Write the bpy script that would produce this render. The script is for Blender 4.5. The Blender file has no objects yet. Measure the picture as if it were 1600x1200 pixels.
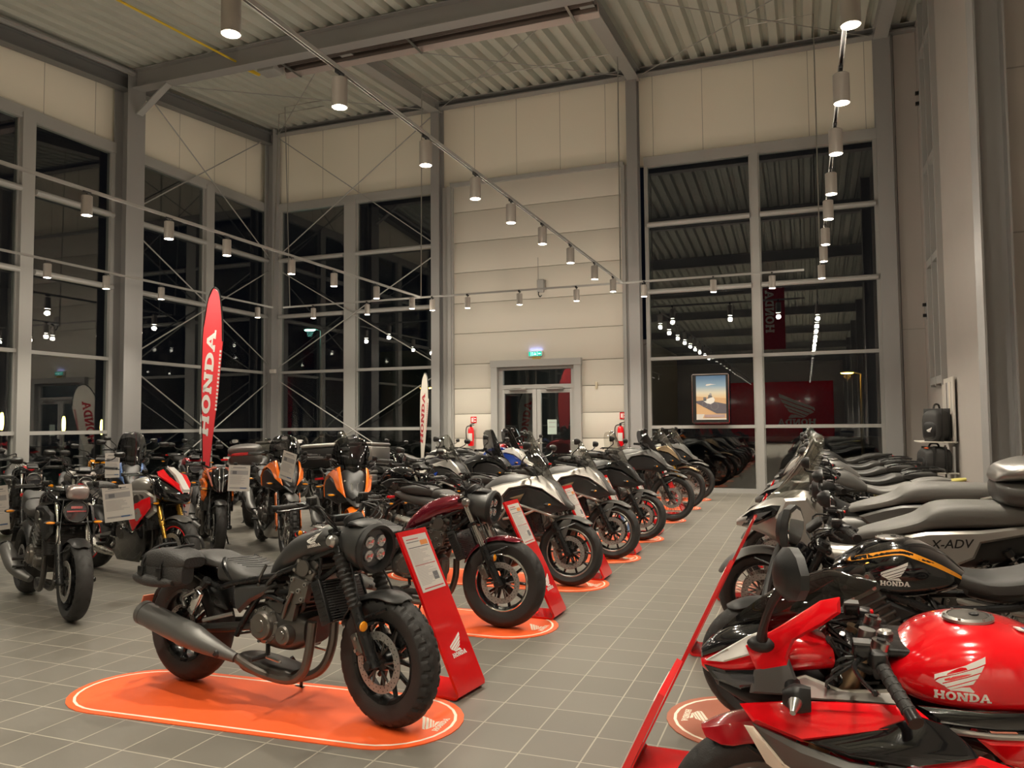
import bpy, bmesh, math, random
from math import sin, cos, pi, radians as R, tan, atan2, sqrt
from mathutils import Vector as V, Matrix as M, Euler
from mathutils.bvhtree import BVHTree
random.seed(7)
SC = bpy.context.scene; COL = SC.collection
# ------------------------------------------------------------ camera, world, exposure
def make_camera():
    yaw, pitch, roll, f = -0.358922, 0.0508943, -0.00846946, 1218.94
    cy, sy, cp, sp, cr, sr = cos(yaw), sin(yaw), cos(pitch), sin(pitch), cos(roll), sin(roll)
    fw = V((sy*cp, cy*cp, sp)); r = V((cy, -sy, 0)); u = r.cross(fw)
    r2 = cr*r + sr*u; u2 = -sr*r + cr*u
    cd = bpy.data.cameras.new('camera'); co = bpy.data.objects.new('camera', cd); COL.objects.link(co)
    m = M((r2, u2, -fw)).transposed().to_4x4(); m.translation = V((0, 0, 1.5)); co.matrix_world = m
    cd.sensor_width = 36; cd.lens = 36*f/1600; cd.clip_start = .05; cd.clip_end = 400
    SC.camera = co
make_camera()
w = bpy.data.worlds.new('night'); SC.world = w; w.use_nodes = True
w.node_tree.nodes['Background'].inputs[0].default_value = (.010, .013, .022, 1)
w.node_tree.nodes['Background'].inputs[1].default_value = .12
SC.view_settings.view_transform = 'Standard'; SC.view_settings.look = 'None'; SC.view_settings.gamma = 1
SC.view_settings.exposure = 0.16
SC.view_settings.use_curve_mapping = False
SPOT_W = 225; FILL_W = 14
# ------------------------------------------------------------ materials
MATS = {}
def srgb(c): return tuple((x/12.92 if x <= .04045 else ((x+.055)/1.055)**2.4) for x in c)
def mat(name, c, rough=.5, metal=0, coat=0, var=.06, bump=0, bscale=60, alpha=None, spec=.5, em=None, ems=1, vscale=14):
    if name in MATS: return MATS[name]
    m = bpy.data.materials.new(name); m.use_nodes = True; nt = m.node_tree; b = nt.nodes['Principled BSDF']
    b.inputs['Base Color'].default_value = (*c, 1); b.inputs['Roughness'].default_value = rough
    b.inputs['Metallic'].default_value = metal; b.inputs['Coat Weight'].default_value = coat
    b.inputs['Coat Roughness'].default_value = .04; b.inputs['Specular IOR Level'].default_value = spec
    tc = nt.nodes.new('ShaderNodeTexCoord'); nz = nt.nodes.new('ShaderNodeTexNoise')
    nz.inputs['Scale'].default_value = vscale; nz.inputs['Detail'].default_value = 3
    nt.links.new(tc.outputs['Object'], nz.inputs['Vector'])
    mr = nt.nodes.new('ShaderNodeMapRange'); mr.inputs['To Min'].default_value = max(0, rough-var); mr.inputs['To Max'].default_value = min(1, rough+var)
    nt.links.new(nz.outputs['Fac'], mr.inputs['Value']); nt.links.new(mr.outputs['Result'], b.inputs['Roughness'])
    if bump:
        n2 = nt.nodes.new('ShaderNodeTexNoise'); n2.inputs['Scale'].default_value = bscale
        nt.links.new(tc.outputs['Object'], n2.inputs['Vector'])
        bp = nt.nodes.new('ShaderNodeBump'); bp.inputs['Strength'].default_value = bump; bp.inputs['Distance'].default_value = .01
        nt.links.new(n2.outputs['Fac'], bp.inputs['Height']); nt.links.new(bp.outputs['Normal'], b.inputs['Normal'])
    if em: b.inputs['Emission Color'].default_value = (*em, 1); b.inputs['Emission Strength'].default_value = ems
    MATS[name] = m; return m
def glassmat(name, tint, base=.05, rough=0.0, power=4.5):
    if name in MATS: return MATS[name]
    m = bpy.data.materials.new(name); m.use_nodes = True; nt = m.node_tree; nt.nodes.clear(); N = nt.nodes.new; L = nt.links.new
    o = N('ShaderNodeOutputMaterial'); t = N('ShaderNodeBsdfTransparent'); g = N('ShaderNodeBsdfGlossy'); f = N('ShaderNodeLayerWeight'); mx = N('ShaderNodeMixShader'); pw = N('ShaderNodeMath'); ma = N('ShaderNodeMath')
    t.inputs[0].default_value = (*tint, 1); g.inputs['Roughness'].default_value = rough; f.inputs['Blend'].default_value = .5
    pw.operation = 'POWER'; pw.inputs[1].default_value = power; ma.operation = 'MULTIPLY_ADD'; ma.inputs[1].default_value = 1-base; ma.inputs[2].default_value = base
    L(f.outputs['Facing'], pw.inputs[0]); L(pw.outputs[0], ma.inputs[0]); L(ma.outputs[0], mx.inputs[0]); L(t.outputs[0], mx.inputs[1]); L(g.outputs[0], mx.inputs[2]); L(mx.outputs[0], o.inputs[0])
    MATS[name] = m; return m
steel_grey = mat('grey steel paint', (.30, .295, .29), .45)
frame_grey = mat('grey aluminium frame', (.36, .355, .34), .4)
panel_beige = mat('beige wall panel', (.86, .81, .69), .6, bump=.05)
panel_white = mat('white wall panel', (.60, .565, .495), .55, bump=.03)
red_acryl = mat('red acrylic', (.72, .006, .008), .18, coat=.6)
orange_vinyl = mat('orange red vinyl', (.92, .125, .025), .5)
white_p = mat('white print', (.80, .78, .74), .5)
cream_p = mat('cream print', (.85, .75, .62), .5)
paper = mat('paper', (.62, .59, .55), .7); ink = mat('grey ink', (.16, .16, .17), .7); ink_l = mat('pale grey ink', (.36, .35, .35), .7)
ink_red = mat('red ink', (.5, .03, .04), .6); ink_or = mat('orange ink', (.7, .25, .06), .6); ink_blue = mat('blue print', (.06, .12, .25), .5)
rubber = mat('tyre rubber', (.022, .021, .020), .62, bump=.15, bscale=220)
blk = mat('black plastic', (.012, .012, .012), .42, bump=.05, bscale=300)
blk_gloss = mat('gloss black paint', (.006, .006, .007), .12, coat=1)
blk_sat = mat('satin black metal', (.014, .014, .014), .28, metal=.2)
gunmetal = mat('gunmetal engine', (.17, .158, .142), .32, metal=.8)
dkmetal = mat('dark engine metal', (.095, .09, .084), .36, metal=.75)
alu = mat('cast aluminium', (.42, .41, .39), .3, metal=.9)
chrome = mat('chrome', (.75, .74, .72), .1, metal=1)
steel = mat('brushed steel', (.5, .48, .45), .28, metal=1)
disc_m = mat('brake disc steel', (.34, .33, .31), .42, metal=.55)
gold = mat('gold fork tube', (.65, .38, .07), .28, metal=.9)
bronze = mat('bronze metal', (.28, .20, .12), .35, metal=.8)
graphite = mat('matt graphite paint', (.055, .055, .053), .36, metal=.35, coat=.15)
mattblk = mat('matt black paint', (.03, .03, .029), .42, metal=.2)
seatm = mat('black seat vinyl', (.045, .044, .042), .45, bump=.2, bscale=400)
seatg = mat('grey seat vinyl', (.15, .145, .135), .5, bump=.2, bscale=400)
amber = mat('amber lens', (.9, .32, .01), .15, coat=1)
redlens = mat('red lens', (.6, .005, .01), .12, coat=1)
lens_m = mat('headlight lens', (.10, .10, .11), .06, metal=.5, coat=1)
lens_w = mat('lamp reflector', (.65, .65, .66), .1, metal=.9)
mirrorm = mat('mirror glass', (.85, .85, .84), .02, metal=1, var=.01)
scr_clear = glassmat('clear windscreen', (.90, .90, .88), .07, .02, 3)
scr_smoke = glassmat('smoked windscreen', (.42, .42, .43), .06, .02, 3.5)
burg = mat('burgundy metallic paint', (.19, .008, .022), .2, metal=.5, coat=1)
crimson = mat('candy red paint', (.38, .006, .014), .2, metal=.3, coat=1)
red = mat('gloss red paint', (.80, .004, .010), .16, coat=1)
dkred = mat('deep red paint', (.42, .003, .010), .2, coat=1)
silver = mat('silver metallic paint', (.46, .44, .41), .3, metal=.6, coat=.4)
mattgrey = mat('matt grey paint', (.12, .118, .112), .4, metal=.3)
greyp = mat('grey plastic', (.085, .083, .08), .45)
white = mat('gloss white paint', (.72, .70, .67), .2, coat=.8)
orange = mat('gloss orange paint', (.90, .17, .008), .25, coat=.5)
yorange = mat('amber orange paint', (.85, .33, .01), .25, coat=.7)
blue = mat('gloss blue paint', (.02, .07, .42), .2, coat=.8)
bluegrey = mat('pale blue metallic paint', (.10, .17, .36), .28, metal=.5, coat=.6)
coral = mat('coral plastic', (.62, .17, .12), .4)
yellowp = mat('dull yellow paint', (.50, .44, .12), .4)
bagm = mat('black bag fabric', (.035, .034, .033), .6, bump=.4, bscale=120)
platem = mat('salmon plate film', (.62, .22, .13), .5)
# ------------------------------------------------------------ mesh helper
class MB:
    def __init__(s): s.v = []; s.f = []; s.m = []; s.ml = []
    def mi(s, m):
        if m not in s.ml: s.ml.append(m)
        return s.ml.index(m)
    def add(s, vs, fs, m, X=None):
        o = len(s.v); k = s.mi(m)
        s.v += [tuple(X @ V(v)) if X else tuple(v) for v in vs]
        s.f += [tuple(i+o for i in f) for f in fs]; s.m += [k]*len(fs); return s
    def box(s, c, d, m, rot=None, bev=0):
        X = M.Translation(V(c)) @ (Euler(rot).to_matrix().to_4x4() if rot else M.Identity(4))
        a, b, e = d[0]/2, d[1]/2, d[2]/2
        if bev <= 0:
            vs = [(x, y, z) for x in (-a, a) for y in (-b, b) for z in (-e, e)]
            fs = [(0, 1, 3, 2), (4, 6, 7, 5), (0, 4, 5, 1), (2, 3, 7, 6), (0, 2, 6, 4), (1, 5, 7, 3)]
            return s.add(vs, fs, m, X)
        r = min(bev, a*.9, b*.9, e*.9); rings = []
        for z, q in ((-e, r), (-e+r*.3, r*.3), (-e+r, 0), (e-r, 0), (e-r*.3, r*.3), (e, r)):
            ring = []
            for (sx, sy, a0) in ((1, 1, 0), (-1, 1, 90), (-1, -1, 180), (1, -1, 270)):
                for t in (0, 30, 60, 90):
                    an = R(a0+t); rr = r
                    ring.append((sx*(a-rr)+cos(an)*max(rr-q, 0), sy*(b-rr)+sin(an)*max(rr-q, 0), z))
            rings.append(ring)
        return s.loft(rings, m, X=X)
    def loft(s, rings, m, cap=True, closed=True, X=None, loop=False):
        n = len(rings[0]); k = len(rings); vs = [p for r in rings for p in r]; fs = []
        for i in range(k-1 if not loop else k):
            j2 = (i+1) % k
            for j in range(n if closed else n-1):
                a = i*n+j; b = i*n+(j+1) % n; fs.append((a, b, j2*n+(j+1) % n, j2*n+j))
        if cap and not loop and closed: fs.append(tuple(range(n-1, -1, -1))); fs.append(tuple((k-1)*n+j for j in range(n)))
        return s.add(vs, fs, m, X)
    def tube(s, pts, r, m, n=8, cap=True, X=None, smooth=0):
        pts = [V(p) for p in pts]; rs = r if isinstance(r, (list, tuple)) else [r]*len(pts)
        if smooth: pts, rs = crom(pts, rs, smooth)
        rings = []; up = None
        for i, p in enumerate(pts):
            t = (pts[min(i+1, len(pts)-1)]-pts[max(i-1, 0)])
            if t.length < 1e-9: t = V((0, 0, 1))
            t.normalize()
            if up is None: up = V((0, 0, 1)) if abs(t.z) < .9 else V((1, 0, 0))
            a = t.cross(up)
            if a.length < 1e-4: a = t.cross(V((1, .1, 0)))
            a.normalize(); b = a.cross(t); up = b
            rings.append([tuple(p+a*cos(2*pi*j/n)*rs[i]+b*sin(2*pi*j/n)*rs[i]) for j in range(n)])
        return s.loft(rings, m, cap=cap, X=X)
    def cyl(s, p, q, r, m, n=16, r2=None): return s.tube([p, q], [r, r if r2 is None else r2], m, n)
    def lathe(s, prof, m, n=24, X=None, axis='Y', a0=0, a1=2*pi, fn=None):
        full = abs(a1-a0-2*pi) < 1e-6; k = n if full else n+1; rings = []
        for i in range(k):
            t = a0+(a1-a0)*i/n; ring = []
            for j, (r, h) in enumerate(prof):
                rr = r+(fn(t, j) if fn else 0)
                ring.append((rr*cos(t), h, rr*sin(t)) if axis == 'Y' else ((rr*cos(t), rr*sin(t), h) if axis == 'Z' else (h, rr*cos(t), rr*sin(t))))
            rings.append(ring)
        return s.loft(rings, m, cap=not full, loop=full, X=X)
    def prism(s, poly, m, y0, y1, X=None, plane='XZ'):
        def P(u, v, h): return (u, h, v) if plane == 'XZ' else ((u, v, h) if plane == 'XY' else (h, u, v))
        n = len(poly); vs = [P(u, v, y0) for u, v in poly]+[P(u, v, y1) for u, v in poly]
        fs = [tuple(range(n)), tuple(range(2*n-1, n-1, -1))]+[(i, n+i, n+(i+1) % n, (i+1) % n) for i in range(n)]
        return s.add(vs, fs, m, X)
    def sphere(s, c, r, m, n=14, k=9, X=None):
        rx, ry, rz = r if isinstance(r, (tuple, list)) else (r, r, r); rings = []
        for i in range(k+1):
            t = -pi/2+pi*i/k; q = max(cos(t), .02)
            rings.append([(c[0]+rx*q*cos(2*pi*j/n), c[1]+ry*q*sin(2*pi*j/n), c[2]+rz*sin(t)) for j in range(n)])
        return s.loft(rings, m, X=X)
    def body(s, st, m, n=20, k=4, p=2.4, X=None, y0=0):
        """loft along x: stations (x, zlow, zhigh, halfwidth[, exponent])"""
        q = [V((a[0], a[1], a[2])) for a in st]; ws = [a[3] for a in st]; ps = [a[4] if len(a) > 4 else p for a in st]
        q2, ws2 = crom(q, ws, k); _, ps2 = crom(q, ps, k); rings = []
        for c, wd, pp in zip(q2, ws2, ps2):
            zm = (c.y+c.z)/2; h = max((c.z-c.y)/2, .001); wd = max(wd, .001); ring = []
            for j in range(n):
                t = 2*pi*j/n; cc, ss = cos(t), sin(t)
                ring.append((c.x, y0+wd*math.copysign(abs(cc)**(2/pp), cc), zm+h*math.copysign(abs(ss)**(2/pp), ss)))
            rings.append(ring)
        return s.loft(rings, m, X=X)
    def panel(s, pts, m, th=.006, bulge=.012, ins=.016, sides=(1, -1), X=None):
        """fairing skin from an outline of (x, z, y); mirrored on both sides"""
        n = len(pts); cx = sum(p[0] for p in pts)/n; cz = sum(p[1] for p in pts)/n; cyy = sum(p[2] for p in pts)/n
        for sd in sides:
            o = [(p[0], sd*p[2], p[1]) for p in pts]; bk = [(p[0], sd*(p[2]-th), p[1]) for p in pts]
            ar = sum(pts[i][0]*pts[(i+1) % n][1]-pts[(i+1) % n][0]*pts[i][1] for i in range(n)); sg = 1 if ar > 0 else -1; i1 = []; dd = ins
            for i in range(n):
                a0, a1, a2 = V(pts[i-1][:2]), V(pts[i][:2]), V(pts[(i+1) % n][:2]); e1 = (a1-a0).normalized(); e2 = (a2-a1).normalized()
                n1 = V((-e1.y, e1.x))*sg; n2 = V((-e2.y, e2.x))*sg; bs = n1+n2; l_ = max(bs.length, .5); bs = bs.normalized()*min(dd*2/l_, dd*2.2); lm = min((a1-a0).length, (a2-a1).length)*.45
                if bs.length > lm: bs = bs.normalized()*lm
                i1.append((a1.x+bs.x, sd*(pts[i][2]+bulge), a1.y+bs.y))
            vs = o+bk+i1; fs = [tuple(range(n, 2*n)), tuple(range(2*n, 3*n))]
            for a in range(n):
                b = (a+1) % n; fs += [(a, b, n+b, n+a), (a, b, 2*n+b, 2*n+a)]
            s.add(vs, fs, m, X)
        return s
    def build(s, name, parent=None, X=None, label=None):
        if not s.v: return None
        me = bpy.data.meshes.new(name); vs = s.v if X is None else [tuple(X @ V(v)) for v in s.v]
        me.from_pydata(vs, [], s.f)
        for m in s.ml: me.materials.append(m)
        me.polygons.foreach_set('material_index', s.m)
        bm = bmesh.new(); bm.from_mesh(me); bmesh.ops.recalc_face_normals(bm, faces=bm.faces)
        for f in bm.faces: f.smooth = True
        for e in bm.edges:
            if len(e.link_faces) == 2: e.smooth = e.calc_face_angle(0) < .62
        bm.to_mesh(me); bm.free(); me.update()
        o = bpy.data.objects.new(name, me); COL.objects.link(o)
        if parent: o.parent = parent
        if label: o['label'] = label
        return o
def crom(pts, rs, k):
    if len(pts) < 3 or k < 2: return pts, rs
    P = []; Q = []
    for i in range(len(pts)-1):
        a, b, c, d = pts[max(i-1, 0)], pts[i], pts[i+1], pts[min(i+2, len(pts)-1)]
        ra, rb, rc, rd = rs[max(i-1, 0)], rs[i], rs[i+1], rs[min(i+2, len(pts)-1)]
        for j in range(k):
            t = j/k; t2 = t*t; t3 = t2*t
            h = (-.5*t+t2-.5*t3, 1-2.5*t2+1.5*t3, .5*t+2*t2-1.5*t3, -.5*t2+.5*t3)
            P.append(a*h[0]+b*h[1]+c*h[2]+d*h[3]); Q.append(max(ra*h[0]+rb*h[1]+rc*h[2]+rd*h[3], .0008))
    P.append(pts[-1]); Q.append(rs[-1]); return P, Q
def tag(o, label, cat, group=None, kind=None):
    o['label'] = label; o['category'] = cat
    if group: o['group'] = group
    if kind: o['kind'] = kind
    return o
def struct(o): o['kind'] = 'structure'; return o
def empty(name, loc, rot=(0, 0, 0)):
    o = bpy.data.objects.new(name, None); COL.objects.link(o); o.location = loc; o.rotation_euler = rot; o.empty_display_size = .1; return o
def copy_tree(o, parent=None):
    c = o.copy(); COL.objects.link(c)
    if parent: c.parent = parent
    for ch in list(o.children): copy_tree(ch, c)
    return c
# ------------------------------------------------------------ lettering
WING = [[(985, 492), (988, 464), (1050, 436), (1150, 395), (1252, 347), (1247, 380), (1200, 401), (1100, 441), (1005, 476)],
        [(990, 500), (1010, 483), (1100, 448), (1200, 408), (1240, 391), (1222, 425), (1150, 455), (1022, 505), (1030, 520)],
        [(1024, 512), (1150, 463), (1215, 436), (1200, 462), (1140, 485), (1042, 528)],
        [(1044, 533), (1140, 493), (1192, 471), (1176, 496), (1120, 513), (1062, 540)],
        [(1060, 545), (1066, 541), (1120, 520), (1160, 516), (1182, 540), (1176, 545), (1110, 541)]]
WING = [[((x-985)/265, (546-y)/265) for x, y in f] for f in WING]
def rect(x0, y0, x1, y1): return [(x0, y0), (x1, y0), (x1, y1), (x0, y1)]
def honda_letters():
    out = []; x = 0
    def ringseg(cx, cy, rx, ry, t, a0, a1, n=12):
        for i in range(n):
            a = a0+(a1-a0)*i/n; b = a0+(a1-a0)*(i+1)/n
            out.append([(cx+rx*cos(a), cy+ry*sin(a)), (cx+rx*cos(b), cy+ry*sin(b)), (cx+(rx-t*1.25)*cos(b), cy+(ry-t)*sin(b)), (cx+(rx-t*1.25)*cos(a), cy+(ry-t)*sin(a))])
    for q in (rect(0, 0, .36, .2), rect(.06, .2, .3, .8), rect(0, .8, .36, 1), rect(.3, .4, .66, .6), rect(.6, 0, .96, .2), rect(.66, .2, .9, .8), rect(.6, .8, .96, 1)): out.append(q)
    ringseg(1.5, .5, .46, .5, .2, 0, 2*pi, 20)
    x = 2.04
    for q in (rect(0, 0, .34, .2), rect(.06, .2, .26, .8), rect(0, .8, .3, 1), [(.0, 1), (.3, 1), (.92, 0), (.64, 0)], rect(.7, .0, .92, .8), rect(.6, .8, 1.0, 1)): out.append([(a+x, b) for a, b in q])
    x = 3.12
    for q in (rect(0, 0, .36, .2), rect(.06, .2, .3, .8), rect(0, .8, .36, 1)): out.append([(a+x, b) for a, b in q])
    ringseg(x+.36, .5, .52, .5, .2, -pi/2, pi/2, 12)
    x = 4.06
    for q in (rect(0, 0, .32, .18), rect(.62, 0, 1.04, .18), [(.08, .18), (.28, .18), (.56, 1), (.38, 1)], [(.66, .18), (.92, .18), (.6, 1), (.4, 1)], rect(.24, .3, .76, .46)): out.append([(a+x, b) for a, b in q])
    return [[(a/5.1, b/5.1) for a, b in q] for q in out]
HL = honda_letters()
def emblem(wing=True, text=True):
    """polygons in a unit-wide frame, origin at centre"""
    out = []
    if wing: out += [[(u-.5, v-.28) for u, v in f] for f in WING]
    if text: out += [[(u*1.08-.52, v*1.02-.50) for u, v in f] for f in HL]
    return out
def letters(txt, bold=.012, shear=0.0):
    cu = bpy.data.curves.new('t', 'FONT'); cu.body = txt; cu.size = 1; cu.offset = bold; cu.shear = shear; cu.align_x = 'CENTER'; cu.align_y = 'CENTER'
    cu.resolution_u = 3
    o = bpy.data.objects.new('t', cu); COL.objects.link(o); dg = bpy.context.evaluated_depsgraph_get(); dg.update()
    me = bpy.data.meshes.new_from_object(o.evaluated_get(dg)); polys = [[(me.vertices[i].co.x, me.vertices[i].co.y) for i in p.vertices] for p in me.polygons]
    bpy.data.objects.remove(o); bpy.data.meshes.remove(me); return polys
def decal(mb, polys, m, fn, th=.0012):
    """fn(u, v, h) -> 3d point; thin solid letters"""
    for p in polys:
        n = len(p); a = [fn(u, v, 0) for u, v in p]; b = [fn(u, v, th) for u, v in p]
        mb.add(a+b, [tuple(range(n)), tuple(range(2*n-1, n-1, -1))]+[(i, (i+1) % n, n+(i+1) % n, n+i) for i in range(n)], m)
    return mb
OFFS = {}
def decal_on(mb, polys, m, target, c, size, ang=0, side=-1, th=.0015, flip=False):
    """project lettering in the xz plane on to a mesh object's side surface (side = sign of y)"""
    ox = OFFS.get(target.name, 0); me = target.data; bvh = BVHTree.FromPolygons([v.co[:] for v in me.vertices], [p.vertices[:] for p in me.polygons])
    def fn(u, v, h):
        u, v = u*size, v*size; 
        if flip: u = -u
        x = c[0]+u*cos(ang)-v*sin(ang); z = c[1]+u*sin(ang)+v*cos(ang)
        hit = bvh.ray_cast(V((x-ox, side*2, z)), V((0, -side, 0)))
        y = hit[0].y if hit[0] else side*.1
        return (x, y+side*(h+.0006), z)
    return decal(mb, polys, m, fn, th)
# ------------------------------------------------------------ the hall
XL, XR, YB, YE = -13.4, 2.72, 17.2, -25.0
SL = .0875
def roofz(y): return 9.45-SL*(17.2-y)
def floor_mat():
    m = bpy.data.materials.new('grey floor tiles'); m.use_nodes = True; nt = m.node_tree; b = nt.nodes['Principled BSDF']; L = nt.links.new
    tc = nt.nodes.new('ShaderNodeTexCoord'); mp = nt.nodes.new('ShaderNodeMapping'); mp.inputs['Location'].default_value = (TX, TY, 0)
    br = nt.nodes.new('ShaderNodeTexBrick'); br.offset = 0; br.squash = 1; br.inputs['Scale'].default_value = 1
    br.inputs['Brick Width'].default_value = TS; br.inputs['Row Height'].default_value = TS; br.inputs['Mortar Size'].default_value = .0042
    br.inputs['Mortar Smooth'].default_value = .25; br.inputs['Bias'].default_value = -.1
    br.inputs['Color1'].default_value = (.150, .139, .118, 1); br.inputs['Color2'].default_value = (.172, .160, .137, 1); br.inputs['Mortar'].default_value = (.36, .33, .27, 1)
    n = nt.nodes.new('ShaderNodeTexNoise'); n.inputs['Scale'].default_value = 2.2; n.inputs['Detail'].default_value = 6; n.inputs['Roughness'].default_value = .7
    mx = nt.nodes.new('ShaderNodeMix'); mx.data_type = 'RGBA'; mx.blend_type = 'MULTIPLY'; mx.inputs['Factor'].default_value = .55
    mr = nt.nodes.new('ShaderNodeMapRange'); mr.inputs['From Min'].default_value = .25; mr.inputs['From Max'].default_value = .75; mr.inputs['To Min'].default_value = .78; mr.inputs['To Max'].default_value = 1.15
    L(tc.outputs['Object'], mp.inputs['Vector']); L(mp.outputs[0], br.inputs['Vector']); L(tc.outputs['Object'], n.inputs['Vector'])
    L(n.outputs['Fac'], mr.inputs['Value']); L(br.outputs['Color'], mx.inputs['A']); L(mr.outputs['Result'], mx.inputs['B']); L(mx.outputs['Result'], b.inputs['Base Color'])
    r2 = nt.nodes.new('ShaderNodeMapRange'); r2.inputs['To Min'].default_value = .32; r2.inputs['To Max'].default_value = .52
    L(n.outputs['Fac'], r2.inputs['Value']); L(r2.outputs['Result'], b.inputs['Roughness'])
    bp = nt.nodes.new('ShaderNodeBump'); bp.inputs['Strength'].default_value = .35; bp.inputs['Distance'].default_value = .003; bp.invert = True
    L(br.outputs['Fac'], bp.inputs['Height']); L(bp.outputs['Normal'], b.inputs['Normal']); return m
TS = .2912; TX, TY = 1.2645, -3.412
galv = mat('galvanised roof deck', (.56, .57, .51), .45, metal=.15, vscale=3)
mb = MB(); mb.box(((XL+XR)/2, (YB+YE)/2, -.05), (XR-XL+.6, YB-YE+.6, .1), floor_mat()); struct(mb.build('floor'))
# corrugated roof deck, ribs running away from the camera
mb = MB(); P = .33; prof = []
x = XL-.3
while x < XR+.3:
    prof += [(x, 0), (x+.16, 0), (x+.205, .13), (x+.285, .13)]; x += P
top = [(a, b+.02) for a, b in prof]; poly = prof+top[::-1]; n = len(prof)
vs = []; 
for y in (YE-.3, YB+.3): vs += [(a, y, roofz(y)+b) for a, b in prof]
mb.add(vs, [(i, i+1, n+i+1, n+i) for i in range(n-1)], galv)
mb.box(((XL+XR)/2, (YB+YE)/2, roofz((YB+YE)/2)+.19), (XR-XL+.6, (YB-YE)+1.4, .04), mat('roof insulation', (.1, .1, .1), .9), rot=(math.atan(SL), 0, 0))
struct(mb.build('ceiling'))
def hcol(mb, x, y, z0, z1, dx, dy, m=steel_grey, t=.016, ax='X'):
    """H section: flanges square to ax"""
    if ax == 'X':
        for s in (-1, 1): mb.box((x+s*(dx/2-t/2), y, (z0+z1)/2), (t, dy, z1-z0), m)
        mb.box((x, y, (z0+z1)/2), (dx-2*t, t, z1-z0), m)
    else:
        for s in (-1, 1): mb.box((x, y+s*(dy/2-t/2), (z0+z1)/2), (dx, t, z1-z0), m)
        mb.box((x, y, (z0+z1)/2), (t, dy-2*t, z1-z0), m)
ZR = [0.05, 1.40, 2.90, 4.38, 5.88, 7.30]
glass = glassmat('window glass', (.80, .84, .84), .11)
wn = [0]
def bay(axis, c, a0, a1, mull, mw=.3, rounded=True):
    """glazed bay on plane axis=c between a0 and a1 with one mullion"""
    wn[0] += 1; f = MB(); s = 1 if axis == 'X' and c < 0 else -1
    inn = .06*(1 if (axis == 'X' and c < 0) else -1)
    def bx(u0, u1, z0, z1, d=.1, off=0):
        if axis == 'X': f.box((c+off, (u0+u1)/2, (z0+z1)/2), (d, u1-u0, z1-z0), frame_grey)
        else: f.box(((u0+u1)/2, c+off, (z0+z1)/2), (u1-u0, d, z1-z0), frame_grey)
    for z in ZR[1:5]: bx(a0, a1, z-.035, z+.035, .12)
    bx(a0, a1, 0, .09, .16); bx(a0, a1, 7.2, 7.42, .18)
    for q in (a0+.04, a1-.04): bx(q-.04, q+.04, 0, 7.3, .14)
    bx(mull-mw/2, mull+mw/2, 0, 7.3, .22)
    bx(mull-mw/2-.03, mull+mw/2+.03, 0, 7.31, .06)
    for z in ZR[3:5]:
        for (p, q) in ((a0+.06, mull-mw/2-.02), (mull+mw/2+.02, a1-.06)):
            if axis == 'X': f.tube([(c+inn*1.8, p, z), (c+inn*1.8, q, z)], .055, frame_grey, 10)
            else: f.tube([(p, c+inn*1.8, z), (q, c+inn*1.8, z)], .055, frame_grey, 10)
    fo = struct(f.build('window_%d' % wn[0]))
    g = MB()
    if axis == 'X': g.box((c-.0, (a0+a1)/2, 3.65), (.012, a1-a0, 7.3), glass)
    else: g.box(((a0+a1)/2, c, 3.65), (a1-a0, .012, 7.3), glass)
    g.build('window_glass', fo); return fo
for k in range(8):                                              # left wall, bays 5 m apart
    y1 = 17.05-4.75*k+(0 if k == 0 else .05*k) if k < 2 else 12.25-4.9*(k-1)
    y0 = 12.55-4.9*k
    if y0 < YE: break
    y1 = 17.05 if k == 0 else 12.1-4.9*(k-1)
    bay('X', XL, y0, y1, (y0+y1)/2+.05 if k == 0 else y0+2.5, .26)
bay('Y', YB, -13.05, -8.42, -10.83, .34); bay('Y', YB, -3.24, 1.5, -.89, .16)
mb = MB(); z1 = roofz(YB)
mb.box((XL-.11, (YB+YE)/2, 8.3), (.1, YB-YE, 2.1), panel_beige)
jm = mat('panel joint', (.42, .39, .33), .7)
y = YB-.9
while y > YE: mb.box((XL-.059, y, 8.3), (.004, .012, 2.1), jm); y -= 1.15
struct(mb.build('wall_left'))
mb = MB(); mb.box(((XL+XR)/2, YB+.11, 8.35), (XR-XL, .1, 2.15), panel_beige)
x = XL+.55
while x < XR: mb.box((x, YB+.059, 8.35), (.012, .004, 2.1), jm); x += 1.09
struct(mb.build('wall_back'))
# white sandwich-panel wall with the doorway
mb = MB(); seam = mat('grey panel seam', (.30, .28, .24), .7); DX0, DX1, DZ = -6.94, -4.74, 2.95  # seam: grey backing that shows in the joints between panels
zz = [0, .57, 1.155, 1.74, 2.35, 2.94, 3.68, 4.42, 5.17, 5.91, 6.66, 7.30]
for i in range(len(zz)-1):
    segs = [(-7.93, DX0), (DX1, -3.76)] if zz[i] < 2.9 else [(-7.93, -3.76)]
    for a, b in segs: mb.box(((a+b)/2, YB+.03, (zz[i]+zz[i+1])/2), (b-a, .1, zz[i+1]-zz[i]-.012), panel_white, bev=.004)
for a, b, z0, z1 in ((-7.93, DX0, 0, 2.94), (DX1, -3.76, 0, 2.94), (-7.93, -3.76, 2.94, 7.3)): mb.box(((a+b)/2, YB+.05, (z0+z1)/2), (b-a, .06, z1-z0), seam)
struct(mb.build('wall_back_panels'))
mb = MB()
for a, b in ((-8.2, -7.93), (-3.76, -3.62)): mb.box(((a+b)/2, YB+.01, 3.65), (b-a, .2, 7.3), frame_grey)
mb.box((-5.85, YB-.01, 7.34), (4.3, .18, .1), frame_grey); mb.box((-8.02, YB-.08, 3.65), (.1, .1, 7.3), frame_grey); mb.box((-3.7, YB-.08, 3.65), (.06, .1, 7.3), frame_grey)
struct(mb.build('trim_1'))
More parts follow.
